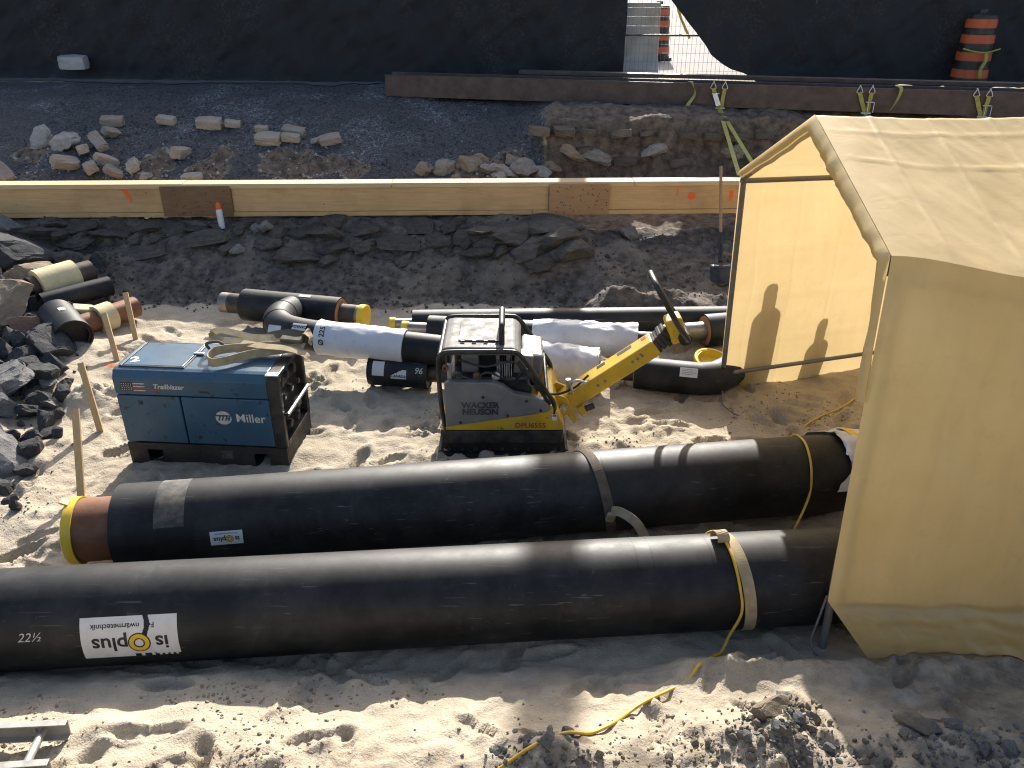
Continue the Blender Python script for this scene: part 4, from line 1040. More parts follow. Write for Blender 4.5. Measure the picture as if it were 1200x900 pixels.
# --- straps and cord over the two pipes
def pipe_strap(wr, r, s, k, a0, a1, w_, mat, n=70):
    P = []; Wd = []
    for i in range(n + 1):
        a = a0 + (a1 - a0) * i / n
        P.append(wr(s + k * (a + .3), a, .004 + .002 * math.sin(a * 5))); Wd.append(d)
    return MB().ribbon(P, Wd, w_, .006)
ls = thing('lifting_strap', 'dirty brown lifting strap round the second pipe with a curling tail', 'strap', (.5, 4.05, 0))
pipe_strap(wr2, r, s2(.46), .045, -2.4, 2.5, .06, M_webdark).build('loop', M_webdark, ls, True)
pA = wr2(s2(.55), 1.45, .012)
MB().ribbon(spline([pA + Vector((0, 0, 0)), pA + Vector((.05, -.06, .03)), pA + Vector((.13, -.12, .0)), pA + Vector((.19, -.16, -.09))], 7), (.15, .25, .6), .055, .005).build('tail', M_web, ls, True)
MB().box(wr2(s2(.545), 1.6, .02), (.05, .03, .07), .008, (.3, .2, .1)).build('keeper', M_web, ls, True)
ls = thing('lifting_strap', 'tan lifting strap looped over the nearest pipe beside the tent', 'strap', (1.12, 3.33, 0))
P = []; 
s1 = s_at(1.12)
for i in range(71):
    a = -2.2 + 4.7 * i / 70; P.append(wr1(s1 + .03 * (a + .2), a, .004))
MB().ribbon(P, d, .06, .006).build('loop', M_web, ls, True)
MB().ribbon([wr1(s1 - .05 + .01 * math.cos(t), -.1 + .06 * math.cos(t) * 2, .02 + .035 * math.sin(t)) + Vector((.0, 0, 0)) for t in np.linspace(-.3, 3.4, 14)], d, .062, .006).build('eye', M_web, ls, True)

cord = []
def g_(x, y, dz=.008): return Vector((x, y, hz(x, y) + dz))
cord += [g_(2.9, 5.9), g_(2.6, 5.62), g_(2.35, 5.45), g_(2.1, 5.25), g_(1.95, 5.0), g_(1.88, 4.8), g_(1.86, 4.62)]
for a in (-2.2, -1.4, -.7, 0, .5, 1.0, 1.5): cord.append(wr2(s2(1.84) - .03 * (a + 1) ** 1.0, a, .008))
cord += [Vector((1.70, 3.93, .16)), g_(1.6, 3.86), g_(1.4, 3.76), g_(1.2, 3.66)]
for a in (-2.0, -1.2, -.5, .0, .5, 1.0, 1.5): cord.append(wr1(s_at(1.09) + .02 * a, a, .012))
cord += [Vector((1.09, 3.05, .13)), g_(1.04, 2.99, .02), g_(.98, 2.92), g_(.88, 2.79), g_(.83, 2.74, -.006), g_(.78, 2.70, -.006), g_(.72, 2.66), g_(.59, 2.55), g_(.5, 2.48), g_(.41, 2.36), g_(.32, 2.3), g_(.21, 2.25), g_(.08, 2.17), g_(-.1, 2.08), g_(-.3, 2.0)]
tag(MB().tube(spline(cord, 7), .0075, 8).build('extension_cord', M_cord), 'yellow extension cord running out of the tent over both pipes to the near edge', 'cord')

# --- tee pipe at the back left
tee = thing('tee_pipe', 'black tee pipe with bare ends and a white sleeved branch at the back', 'pipe', (-1.8, 7.0, 0))
m0 = Vector((-2.60, 7.40, .2)); m1 = Vector((-1.62, 7.16, .2)); dm = (m1 - m0).normalized()
b = jacket(m0, m1, .155, 56, 10)
for e, dd in ((m0, -dm), (m1, dm)): b.lathe(e, dd, [(0, .155), (0, .145), (-.01, .144), (-.01, .05)], 48)
b.build('jacket', M_pipe, tee, True)
MB().lathe(m1, dm, [(-.004, .144), (.006, .14), (.006, .09)], 40).build('foam_end', M_orfoam, tee, True)
MB().lathe(m0, -dm, [(-.02, .098), (.16, .098)], 36).build('steel_stub', M_dsteel, tee, True)
MB().lathe(m0, -dm, [(.158, .099), (.25, .099), (.25, .088), (0, .088)], 36).build('bare_end', M_bare, tee, True)
MB().lathe(m1, dm, [(-.02, .098), (.17, .098)], 36).build('steel_stub', M_dsteel, tee, True)
MB().lathe(m1, dm, [(.168, .099), (.2, .099)], 36).build('bare_end', M_bare, tee, True)
MB().lathe(m1, dm, [(.195, .1), (.195, .108), (.255, .108), (.26, .1), (.26, 0)], 36).build('end_cap', M_ycap, tee, True)
el = spline([(-2.1, 7.25, .21), (-2.09, 7.02, .27), (-2.08, 6.8, .325), (-2.05, 6.58, .355), (-1.95, 6.42, .36), (-1.77, 6.32, .357), (-1.52, 6.246, .35)], 5)
MB().tube(el, .132, 40, True).build('elbow', M_pipe, tee, True)
for i in (9, 16): 
    dd = (el[i + 1] - el[i - 1]).normalized(); MB().lathe(el[i] - dd * .006, dd, [(0, .13), (0, .1365), (.012, .1365), (.012, .13)], 40).build('weld_seam', M_pipe, tee, True)
bd = Vector((1, -.2, -.035)).normalized(); q0 = Vector((-1.64, 6.272, .353)); 
jacket(q0, q0 + bd * 1.15, .13, 48, 8).lathe(q0 + bd * 1.15, bd, [(0, .13), (0, .0)], 48).build('branch', M_pipe, tee, True)
def sleeve(pa, pb, r_, seed, nm, par, ra=.07):
    pts = [Vector(pa).lerp(Vector(pb), i / 36) for i in range(37)]
    def rf(t, a): return 1 + ra * F1(t * 4 + math.cos(a) * .6, math.sin(a) * 1.3 + t * 1.2, .55, 3, seed) + .45 * ra * F1(t * 9 + a * .8, math.sin(a) * 2.2 - t * 3, .5, 3, seed + 3) + .035 * math.sin(math.pi * t) + (.02 if t < .01 or t > .99 else 0)
    MB().tube(pts, r_, 56, True, True, rf).build(nm, M_sleeve, par, True)
sleeve(q0 + bd * .02, q0 + bd * .78, .142, 310, 'white_sleeve', tee)
wq = wrapper(q0, bd, .156)
wtext(wq, .156, 'Ø 225', .062, .1, R(60), .006, M_ink, 'lettering', tee, False, .0015, turn=True)
we = wrapper(q0 - bd * .3, bd, .133)
lb3 = patch(we, .133, .12, .24, R(22), R(50), .003, M_label, 'label', tee, None, 8, 6)
wtext(we, .133, 'CANADA', .032, .18, R(36), .005, M_ink, 'lettering', lb3, True, .0012)
patch(we, .133, -.07, .04, R(45), R(85), .03, M_label, 'label', tee, None, 8, 6)
wm_ = wrapper(m0, dm, .156); patch(wm_, .156, .6, .72, R(0), R(14), .002, M_label, 'label', tee, None, 6, 3)

# pipe lying under the branch
t, p0_, d_, L_ = pipe('insulated_pipe', 'short black pipe chalked 96 lying under the white sleeved branch', (-1.18, 6.1, .13), (-.68, 6.02, .13), .128, 0, .3, .07, None, M_dsteel)
w_ = wrapper(p0_, d_, .128)
patch(w_, .128, .05, .15, R(30), R(85), .0015, M_label, 'label', t, None, 6, 8)
lb4 = patch(w_, .128, .21, .34, R(58), R(92), .0015, M_label, 'label', t, lambda u, v: v < .55 - u * .9, 12, 8)
wtext(w_, .128, 'CANADA', .03, .275, R(82), .003, M_ink, 'lettering', lb4, False, .001)
wtext(w_, .128, '96', .07, .44, R(58), .0015, M_chalk, 'chalk_mark', t, False, .0006, .2)
# long pipe at the foot of the bank
t, p0_, d_, L_ = pipe('insulated_pipe', 'long thin black pipe lying at the foot of the dirt bank', (-.93, 7.06, .137), (3.6, 7.2, .137), .134, .22, 0, .055, M_bare, None, True)
# second sleeved pipe behind the branch
sp = thing('sleeved_pipe', 'black pipe with the upper of two white sleeves behind the compactor arm', 'pipe', (.2, 6.6, 0))
c0 = Vector((-.75, 6.78, .2)); c1 = Vector((1.1, 6.52, .21)); dc = (c1 - c0).normalized()
jacket(c0, c0 + dc * .95, .13, 44, 8).lathe(c0, -dc, [(0, .13), (0, 0)], 44).build('jacket', M_pipe, sp, True)
MB().lathe(c0, -dc, [(0, .06), (.2, .06)], 30).build('steel_stub', M_bare, sp, True)
MB().lathe(c0, -dc, [(.19, .062), (.19, .068), (.25, .068), (.25, 0)], 30).build('end_cap', M_ycap, sp, True)
sleeve(c0 + dc * .95, c1, .145, 330, 'white_sleeve', sp, .13)
MB().lathe(c1, dc, [(-.02, .08), (.2, .08), (.2, .07), (0, .07)], 30).build('steel_stub', M_dsteel, sp, True)
sp = thing('sleeved_pipe', 'pipe with the lower white sleeve resting on the sand right of the compactor', 'pipe', (.3, 5.95, 0))
c0 = Vector((-.35, 6.22, .2)); c1 = Vector((.70, 5.98, .185)); dc = (c1 - c0).normalized()
jacket(c0, c0 + dc * .5, .135, 44, 6).lathe(c0, -dc, [(0, .135), (0, 0)], 44).build('jacket', M_pipe, sp, True)
sleeve(c0 + dc * .42, c1, .178, 340, 'white_sleeve', sp, .11)
MB().lathe(c1, dc, [(-.05, .165), (.01, .16), (.012, .0)], 40).build('foam_end', M_sleeve, sp, True)
MB().lathe(c1, dc, [(0, .072), (.1, .072), (.1, .062), (.0, .062)], 30).build('steel_stub', M_dsteel, sp, True)
# elbow pipe at the tent corner
ep = thing('elbow_pipe', 'black pipe bend with a white label beside the tent corner', 'pipe', (1.4, 6.0, 0))
e0 = Vector((1.02, 6.02, .14)); e1 = Vector((1.52, 5.9, .14)); de = (e1 - e0).normalized()
path = [e0.lerp(e1, i / 6) for i in range(7)] + [e1 + Vector((.14, .02, .0)), e1 + Vector((.26, .12, 0)), e1 + Vector((.36, .26, .0))]
MB().tube(path, .135, 44, True).build('jacket', M_pipe, ep, True)
MB().lathe(e0, -de, [(-.004, .128), (.006, .125), (.006, .05)], 40).build('foam_end', M_orfoam, ep, True)
MB().lathe(e0, -de, [(0, .075), (.2, .075), (.2, .065), (0, .065)], 30).build('steel_stub', M_dsteel, ep, True)
w_ = wrapper(e0, de, .135); lb5 = patch(w_, .135, .36, .5, R(28), R(62), .0015, M_label, 'label', ep, None, 8, 8)
for k in range(4): patch(w_, .135, .375, .49 - .03 * (k % 2), R(34 + 6 * k), R(35.2 + 6 * k), .0025, M_ink, 'label_line', lb5, None, 2, 1)
# stubby pipe further back by the tent
t, *_ = pipe('insulated_pipe', 'short black pipe with orange foam face and bare steel stub behind the yellow ring', (1.77, 6.86, .155), (2.35, 6.98, .155), .15, .42, 0, .085, M_bare, None, foam=M_orfoam)
yr = thing('yellow_ring', 'yellow plastic end ring lying on the sand beside the tent post', 'ring', (1.76, 6.42, hz(1.76, 6.42)))
MB().lathe((0, 0, 0), (.15, -.2, 1), [(0, .16), (.07, .165), (.075, .15), (.02, .145), (.02, 0)], 40).build('ring_body', M_ycap, yr)
MB().lathe((0, 0, .05), (.15, -.2, 1), [(0, .17), (.03, .17), (.03, .15), (0, .15)], 40).build('rim', M_ycap, yr)

# ------------------------------------------------------------------ pipe offcuts on the heap
def hollow(p, dd, L, ro, ri, mat, nm, par): return MB().lathe(p, dd, [(0, ri), (0, ro), (L, ro), (L, ri), (0, ri)], 44).build(nm, mat, par, True)
fo_ = thing('foam_pipe_offcut', 'cream foam covered pipe offcut with an open steel bore', 'pipe offcut', (-4.5, 7.6, 0))
p_ = Vector((-4.62, 7.45, .36)); dd = Vector((.58, .78, .02)).normalized()
hollow(p_, dd, .38, .165, .11, M_foam, 'foam', fo_); hollow(p_ - dd * .07, dd, .62, .115, .1, M_dsteel, 'steel_bore', fo_)
MB().lathe(p_ + dd * .3, dd, [(0, .095), (.001, 0)], 30).build('bore_shade_disc', M_dark, fo_, True)  # solid black disc across the bore, its inner shade put in as colour
hollow(p_ + Vector((-.06, -.1, -.17)), dd, .3, .1, .07, M_foam, 'foam', fo_)
bt_ = thing('tube_offcut', 'thin black tube offcut lying across the heap below the foam pipe', 'pipe offcut', (-4.25, 7.4, 0))
hollow((-4.5, 7.25, .27), Vector((.62, .68, .0)), .66, .098, .088, M_pipe, 'tube', bt_)
ru = thing('rusty_pipe_offcut', 'rusty steel pipe offcut with two cream foam collars by the stakes', 'pipe offcut', (-3.9, 7.1, 0))
p_ = Vector((-4.02, 6.9, .17)); dd = Vector((.52, .82, .0)).normalized()
hollow(p_, dd, .62, .1, .088, M_rust, 'steel', ru); hollow(p_ + dd * .2, dd, .16, .135, .1, M_foam, 'foam_collar', ru)
MB().box(p_ + dd * .1 + Vector((-.05, .1, .1)), (.18, .12, .07), .015, (.2, .3, .6)).build('foam_collar', M_foam, ru, True)
el_ = thing('elbow_offcut', 'fat black pipe elbow with a mitred cut end facing the viewer', 'pipe offcut', (-3.9, 6.7, 0))
p_ = Vector((-4.22, 6.98, .25)); dd = Vector((.52, -.60, -.07)).normalized()
hollow(p_, dd, .52, .165, .152, M_pipe, 'elbow_body', el_)
MB().lathe(p_ + dd * .44, dd, [(0, .152), (.001, 0)], 40).build('inner_face', M_pipe, el_, True)
MB().lathe(p_ + dd * .47, dd, [(0, .15), (.03, .15), (.03, .13), (0, .13)], 40).build('inner_rim', M_pipe, el_, True)
pe = p_ + dd * .56
d2 = (dd + Vector((-.5, -.1, -.9))).normalized()
MB().box(p_ + dd * .5 + Vector((-.03, 0, -.03)), (.24, .012, .035), .004, (.5, .75, -.7)).build('split_edge', M_pipe, el_, True)
we_ = wrapper(p_, dd, .165); patch(we_, .165, .2, .26, -.25, .1, .002, M_label, 'label', el_, None, 4, 4)

# ------------------------------------------------------------------ stakes
for i, (b_, tp, lab) in enumerate([((-2.85, 4.44), (-2.91, 4.74, .5), 'nearest wooden stake standing left of the yellow pipe cap'), ((-3.10, 5.28), (-3.23, 5.48, .485), 'wooden stake leaning left, second nearest, beside the blue generator'),
                                   ((-3.50, 6.50), (-3.65, 6.75, .37), 'short wooden stake leaning left in front of the cut black elbow'), ((-3.51, 6.93), (-3.62, 7.15, .417), 'furthest wooden stake leaning left before the rusty pipe offcut')]):
    z = hz(*b_); t = thing('wooden_stake', lab, 'stake', (*b_, z), 0, 'survey stakes')
    tip = Vector(tp) - Vector((*b_, z)); lo = tip * -.2
    MB().ribbon([lo, tip * .3, tip * .7, tip], (1, .15, 0), .045, .02).build('shaft', M_stake, t)

# ------------------------------------------------------------------ ladder at the near left
ld = thing('ladder', 'aluminium ladder foot resting on the sand at the bottom left corner', 'ladder', (-2.3, 2.2, 0))
for k, (a, b_) in enumerate([((-3.4, 2.14, .44), (-1.82, 2.33, .33)), ((-3.4, 1.9, .46), (-1.78, 2.12, .36))]):
    a = Vector(a); b_ = Vector(b_); dl, u, s_ = frame(b_ - a); Ln = (b_ - a).length
    Mr = Matrix((dl, s_, u)).transposed().to_4x4(); Mr.translation = (a + b_) / 2
    rl = MB()
    rl.add(*(lambda v, f: (v, f))(*(lambda m: (m.v, m.f))(MB().box((0, 0, 0), (Ln, .006, .085), .001).box((0, .014, .042), (Ln, .03, .005), .001).box((0, .014, -.042), (Ln, .03, .005), .001))), M=Mr)
    rl.build('rail', M_alu, ld, True)
    for j in range(4):
        c = a.lerp(b_, .93 - j * .15); rg = MB().lathe(c + s_ * .002, s_, [(0, .024), (.008, .024), (.008, .015), (0, .012), (0, 0)], 16); rg.build('rung_end', M_zinc, ld, True)

for j in range(5):
    f_ = .94 - j * .15
    MB().tube([Vector((-3.4, 2.14, .44)).lerp(Vector((-1.82, 2.33, .33)), f_), Vector((-3.4, 1.9, .46)).lerp(Vector((-1.78, 2.12, .36)), f_)], .016, 12).build('rung', M_alu, ld, True)
# ================================================================== WELDING GENERATOR
gen = thing('welding_generator', 'blue welding generator with a black skid and white lettering on its side', 'generator', (-2.115, 5.12, hz(-2.1, 4.9) - .015), R(-4.5))
L2, D2, H2 = .575, .265, .735
b = MB()                                                    # skid with fork slots left open
b.box((0, 0, .012), (1.15, .53, .024), .003)
for x0, x1 in ((-.575, -.44), (-.33, .33), (.44, .575)):
    for sy in (-1, 1): b.box(((x0 + x1) / 2, sy * .255, .07), (x1 - x0, .02, .1), .002)
for sy in (-1, 1): b.box((0, sy * .255, .146), (1.15, .02, .052), .002)
for sx in (-1, 1): b.box((sx * .565, 0, .095), (.02, .49, .15), .002)
b.box((0, 0, .165), (1.12, .49, .012), 0)
b.build('skid', M_skid, gen)
MB().box((0, 0, .37), (1.06, .47, .38), .004).build('inner_body', M_black, gen)
for nm, x0, x1 in (('side_door', -.572, -.128), ('side_door', -.118, .495)):
    MB().box(((x0 + x1) / 2, -.248, .365), (x1 - x0, .03, .365), .006).build(nm, M_blue, gen)
    MB().box(((x0 + x1) / 2, .248, .365), (x1 - x0, .03, .365), .006).build(nm, M_blue, gen)
pf = [(-.263, .555), (.263, .555), (.263, .675), (.235, .725), (.2, .735), (-.2, .735), (-.235, .725), (-.263, .675)]
MB().prism(pf, -.574, .495, .006, Mx).build('top_cover', M_blue, gen)
lid = MB().box((-.31, .0, .739), (.42, .37, .01), .004).build('lid', M_blue, gen)
bd_ = MB()
for (cx, cy, sx, sy) in ((-.31, -.192, .45, .012), (-.31, .192, .45, .012), (-.538, 0, .02, .39), (-.088, 0, .008, .38)): bd_.box((cx, cy, .738), (sx, sy, .010), .003)
bd_.build('lid_gasket', M_dgrey, lid)
MB().box((-.545, 0, .7415), (.012, .36, .006), .002).build('lid_hinge', M_blue, lid)
MB().box((-.075, .02, .745), (.075, .02, .016), .005).build('latch', M_zinc, gen)
vs, fs = text_geo('2', .13, .004)
MB().add([(-.475 + v.y * -.35 + v.x * .9, -.105 + v.x * .4 + v.y * .8, .7455) for v in vs], fs).build('lettering', M_white, gen)
# right hand end: black frame and recessed control panel
fr_ = MB()
for sy in (-1, 1): fr_.box((.54, sy * .245, .45), (.085, .04, .55), .006)
fr_.box((.54, 0, .722), (.085, .45, .03), .008); fr_.box((.54, 0, .19), (.085, .45, .03), .006)
fr_.build('end_frame', M_black, gen)
MB().box((.54, -.245, .735), (.088, .05, .012), .004).build('corner_cap', M_zinc, gen)
MB().box((.515, 0, .45), (.03, .44, .5), .003).build('control_panel', M_dgrey, gen)
for (y, z, rr, h) in ((-.13, .62, .035, .03), (-.02, .63, .03, .03), (.1, .62, .04, .035), (-.12, .5, .025, .03), (.02, .5, .03, .03), (.14, .5, .025, .04), (-.12, .3, .035, .05), (.03, .28, .035, .05)):
    MB().lathe((.53, y, z), (1, 0, 0), [(0, rr), (h, rr * .85), (h + .005, rr * .6), (h + .005, 0)], 16).build('knob', M_black, gen)
for (y, z) in ((.12, .36), (.18, .3), (.12, .24)):
    MB().box((.535, y, z), (.02, .07, .045), .005).build('socket', M_grey, gen)
MB().tube([(.6, -.22, .42), (.6, .22, .42)], .014, 10).build('guard_bar', M_zinc, gen)
for sy in (-.22, .22): MB().tube([(.53, sy, .42), (.6, sy, .42)], .01, 8).build('bar_bracket', M_black, gen)
for (y, z) in ((-.18, .55), (-.17, .66)): MB().lathe((.53, y, z), (1, 0, 0), [(0, .012), (.03, .012), (.03, 0)], 10).build('terminal', M_zinc, gen)
# print on the side
yf = -.2645
def side(vs, fs, x, z, mat, nm, off=0): return MB().add([(x + v.x, yf - off, z + v.y) for v in vs], fs).build(nm, mat, gen)
side(*text_geo('Miller', .09, .0012), .35, .4, M_wornwhite, 'lettering')
dv = [Vector((0, 0, 0))] + [Vector((.056 * math.cos(k * math.pi / 16), .052 * math.sin(k * math.pi / 16), 0)) for k in range(32)]
side(dv, [(0, k + 1, (k + 1) % 32 + 1) for k in range(32)], .16, .4, M_wornwhite, 'emblem_disc')
em = MB()
def bar(x0, z0, x1, z1, w_=.011):
    em.add([(x0 - w_ / 2, yf - .0012, z0), (x0 + w_ / 2, yf - .0012, z0), (x1 + w_ / 2, yf - .0012, z1), (x1 - w_ / 2, yf - .0012, z1)], [(0, 1, 2, 3)])
for k in (-.03, -.006, .018): bar(.16 + k - .006, .378, .16 + k + .012, .424)
em.add([(.098, yf - .0012, .411), (.196, yf - .0012, .411), (.2, yf - .0012, .424), (.1, yf - .0012, .424)], [(0, 1, 2, 3)])
em.add([(.18, yf - .0012, .392), (.2, yf - .0012, .392), (.203, yf - .0012, .403), (.183, yf - .0012, .403)], [(0, 1, 2, 3)])
bar(.192, .376, .212, .426)
em.build('emblem_strokes', M_blue, gen)
def cov(vs, fs, x, z, mat, nm, off=0): return MB().add([(x + v.x, -.2635 - off, z + v.y) for v in vs], fs).build(nm, mat, gen)
def quad(x0, z0, x1, z1, sl=0): return [Vector((x0, z0, 0)), Vector((x1, z0, 0)), Vector((x1 + sl, z1, 0)), Vector((x0 + sl, z1, 0))], [(0, 1, 2, 3)]
cov(*quad(-.53, .583, -.445, .65, .006), 0, 0, M_ink, 'flag_canton')
st_ = MB()
for j in range(4):
    for i in range(5): cx, cz = -.518 + i * .016 + .004 * (j % 2), .592 + j * .015; st_.add([(cx + .004 * math.cos(k), -.2645, cz + .004 * math.sin(k)) for k in np.linspace(0, 5.2, 6)], [(0, 1, 2, 3, 4, 5)])
st_.build('flag_stars', M_wornwhite, gen)
for j in range(5): cov(*quad(-.44, .585 + j * .0135, -.36 - .006 * (j % 2), .592 + j * .0135, .008), 0, .003 * math.sin(j), M_red if j % 2 else M_wornwhite, 'flag_stripe')
cov(*text_geo('Trailblazer', .05, .0012, .25), -.19, .622, M_wornwhite, 'lettering', .001)
cov(*quad(-.35, .592, -.26, .597), 0, 0, M_red, 'decal_line')
cov(*quad(.02, .585, .09, .6), 0, 0, M_ink, 'decal_patch')
MB().box((-.41, -.264, .495), (.028, .006, .03), .003).build('door_latch', M_ink, gen)
vs, fs = quad(0, 0, .085, .065); MB().add([(.095 + v.x, -.2662, .07 + v.y) for v in vs], fs).build('data_plate', pm('faded_plate', (.12, .115, .11), .7, 0, .6, 40, .2, chips=.2), gen)

# webbing slings dumped on the generator
sl = thing('webbing_slings', 'tan webbing slings heaped on top of the blue generator', 'slings', (-1.85, 5.1, gen.location.z + .745))
Z = Vector((0, 0, 1))
def sling(pts, nm, wd=Z, mat=M_web, w_=.06): 
    P = spline(pts, 8); MB().ribbon(P, wd, w_, .006).build(nm, mat, sl)
sling([(.36, .08, .035), (.2, .02, .035), (.05, -.04, .035), (-.08, -.14, .035), (-.17, -.17, .035), (-.22, -.1, .035), (-.2, .0, .04), (-.1, .05, .04), (.05, .06, .045), (.3, .1, .05)], 'loop', (0, .15, 1))
sling([(.40, .12, .07), (.2, .14, .08), (.02, .17, .07), (-.12, .2, .09), (-.22, .2, .11), (-.27, .17, .10), (-.22, .14, .07), (-.05, .12, .06), (.15, .1, .06), (.4, .06, .05)], 'loop', (0, .9, .45), w_=.055)
sling([(-.05, .1, .06), (.12, .02, .07), (.3, .0, .06), (.42, -.03, .03), (.45, -.08, .0)], 'strand', (0, 1, .2))
sling([(.05, .2, .05), (.2, .16, .1), (.34, .14, .11), (.42, .1, .05)], 'strand', (0, .8, .6), M_webdark)
sling([(.3, .2, .06), (.36, .17, .08), (.4, .15, .12), (.43, .13, .09), (.43, .1, .05)], 'strand', (0, 1, 0), w_=.09)
MB().box((.31, .1, .085), (.16, .07, .03), .01, (.1, .05, -.1)).build('stitched_patch', M_webdark, sl)
MB().tube(spline([(-.28, .09, .02), (-.27, .04, .08), (-.2, .05, .09), (-.18, .1, .05)], 6), .011, 8).build('tie', M_webdark, sl)
gl = MB().box((-.02, .2, .02), (.16, .09, .03), .012, (0, 0, .2)).box((.08, .16, .025), (.1, .05, .03), .012, (0, .1, .5)); gl.build('folded_rag', M_sleeve, sl)
rag = sl.children[-1]

# ================================================================== PLATE COMPACTOR
cmp_ = thing('plate_compactor', 'yellow and grey vibratory plate compactor with a long yellow handle', 'compactor', (-.07, 5.28, hz(-.07, 4.98) - .01))
HX = .44; YF = -.33
pl = [(-.46, .05), (-.4, .012), (-.36, 0), (.36, 0), (.41, .012), (.47, .06), (.45, .068), (.39, .03), (.35, .02), (-.35, .02), (-.39, .03), (-.44, .062)]
MB().prism(pl, -.34, .34, .003).build('base_plate', M_skid, cmp_)
MB().prism([(-.41, .022), (.41, .022), (.42, .1), (-.42, .1)], -.3, .3, .006).build('exciter', M_skid, cmp_)
bp = MB()
for k in range(9): bp.lathe((-.38 + k * .095, -.3, .05), (0, -1, 0), [(0, .014), (.01, .014), (.01, 0)], 6)
bp.build('bolts', M_dgrey, cmp_)
MB().prism([(-.435, .108), (.425, .108), (.435, .215), (-.435, .215)], YF, -YF, .012).build('rubber_band', M_rubber, cmp_)
yp = [(-.435, .218), (.435, .218), (.44, .25), (.37, .405), (.31, .42), (.24, .35), (-.42, .25)]
MB().prism(yp, YF, -YF, .01).build('lower_housing', M_ypaint, cmp_)
gp_ = [(-.395, .215), (.20, .30), (.335, .345), (.29, .425), (.22, .455), (.07, .485), (-.0, .545), (-.07, .572), (-.37, .575), (-.395, .56)]
MB().prism([(-.395, .25), (.315, .37), (.345, .395), (.295, .46), (.21, .49), (.08, .515), (.01, .572), (-.06, .6), (-.365, .605), (-.395, .585)], YF - .012, YF + .05, .008).build('side_panel', M_grey, cmp_)
MB().prism([(-.395, .25), (.315, .37), (.345, .395), (.295, .46), (.21, .49), (.08, .515), (.01, .572), (-.06, .6), (-.365, .605), (-.395, .585)], -YF - .05, -YF + .012, .008).build('side_panel', M_grey, cmp_)
for bx_, bz in ((-.29, .29), (.04, .345), (.27, .385), (.17, .46), (-.13, .49)): MB().lathe((bx_, YF - .012, bz), (0, -1, 0), [(0, .011), (.004, .011), (.004, 0)], 10).build('bolt', M_black, cmp_)
# engine inside the frame
MB().box((-.12, .08, .66), (.44, .3, .2), .02).build('engine_top', M_black, cmp_)
MB().box((-.08, 0, .43), (.58, .5, .34), .02).build('engine_block', M_black, cmp_)
MB().box((-.22, -.06, .68), (.12, .3, .14), .015).build('air_filter', M_grey, cmp_)
for k in range(7): MB().box((-.03 + k * .016, -.16, .65), (.006, .16, .13), .001).build('cooling_fin', M_zinc, cmp_)
MB().tube([(.03, -.22, .6), (.05, -.2, .78)], .014, 10).build('pipe', M_grey, cmp_)
MB().tube([(-.02, -.22, .6), (-.03, -.2, .78)], .014, 10).build('pipe', M_grey, cmp_)
MB().tube(spline([(.1, -.24, .58), (.16, -.27, .66), (.22, -.25, .62), (.25, -.27, .5)], 6), .011, 8).build('hose', M_black, cmp_)
MB().lathe((.2, -.2, .55), (.3, -1, .4), [(0, .05), (.08, .045), (.08, .03), (.02, .03), (.02, 0)], 18).build('exhaust', M_dgrey, cmp_)
MB().lathe((-.385, -.28, .69), (0, -1, 0), [(0, .022), (.03, .022), (.03, .012), (0, .012)], 14).build('brass_fitting', M_rust, cmp_)
MB().box((.2, .06, .58), (.16, .36, .26), .02, (0, .15, 0)).build('fuel_tank', M_grey, cmp_)
MB().box((.145, -.12, .62), (.13, .12, .22), .01, (0, .1, 0)).build('white_box', pm('light_grey_plastic', (.2, .2, .19), .5, 0, .1, dust=.3), cmp_)
for k, pp in enumerate([[(-.36, -.27, .58), (-.3, -.3, .64), (-.2, -.29, .6), (-.1, -.3, .66), (.02, -.28, .6)], [(-.3, -.26, .74), (-.12, -.29, .7), (.08, -.28, .73), (.16, -.27, .62)], [(.22, -.2, .5), (.3, -.22, .46), (.4, -.16, .42), (.52, -.1, .44), (.62, -.06, .52)]]):
    MB().tube(spline(pp, 6), .009, 8).build('hose', M_rubber, cmp_)
for k in range(3): MB().lathe((-.3 + k * .13, -.26, .62), (0, -1, .1), [(0, .03), (.03, .03), (.035, .02), (.035, 0)], 14).build('engine_cap', (M_dgrey, M_rust, M_zinc)[k], cmp_)
MB().box((-.36, -.28, .66), (.03, .02, .12), .004).build('strut', M_zinc, cmp_)
# hood and tube frame
hood = [(-.42, .79), (.09, .79), (.12, .77), (.1, .80), (.07, .826), (-.36, .832), (-.4, .825)]
MB().prism([(-.425, .77), (.14, .77), (.12, .805), (.08, .828), (-.35, .834), (-.4, .825)], -.27, .27, .012).build('hood', M_hood, cmp_)
MB().box((-.15, -.0, .838), (.3, .34, .01), .004).build('hood_plate', M_hood, cmp_)
for k in range(4): MB().box((-.27 + k * .08, -.185, .842), (.03, .012, .012), .003).build('hinge', M_black, cmp_)
vs, fs = text_geo('▮▮▮', .05) if False else text_geo('=', .05)
for sy in (-1, 1):
    y = sy * .315
    MB().tube(spline([(-.40, y, .2), (-.425, y, .45), (-.43, y, .72), (-.415, y, .79), (-.36, y, .82), (-.1, y, .823), (.06, y, .822), (.12, y, .8), (.2, y, .69), (.3, y, .53), (.36, y, .43), (.365, y, .34)], 6), .017, 12).build('frame_tube', M_black, cmp_)
    MB().tube([(.115, y, .75), (.2, y, .63), (.335, y, .42)], .012, 10).build('frame_tube', M_black, cmp_)
MB().tube([(-.42, -.315, .79), (-.42, .315, .79)], .016, 10).build('cross_tube', M_black, cmp_)
MB().tube([(.31, -.315, .52), (.31, .315, .52)], .014, 10).build('cross_tube', M_black, cmp_)
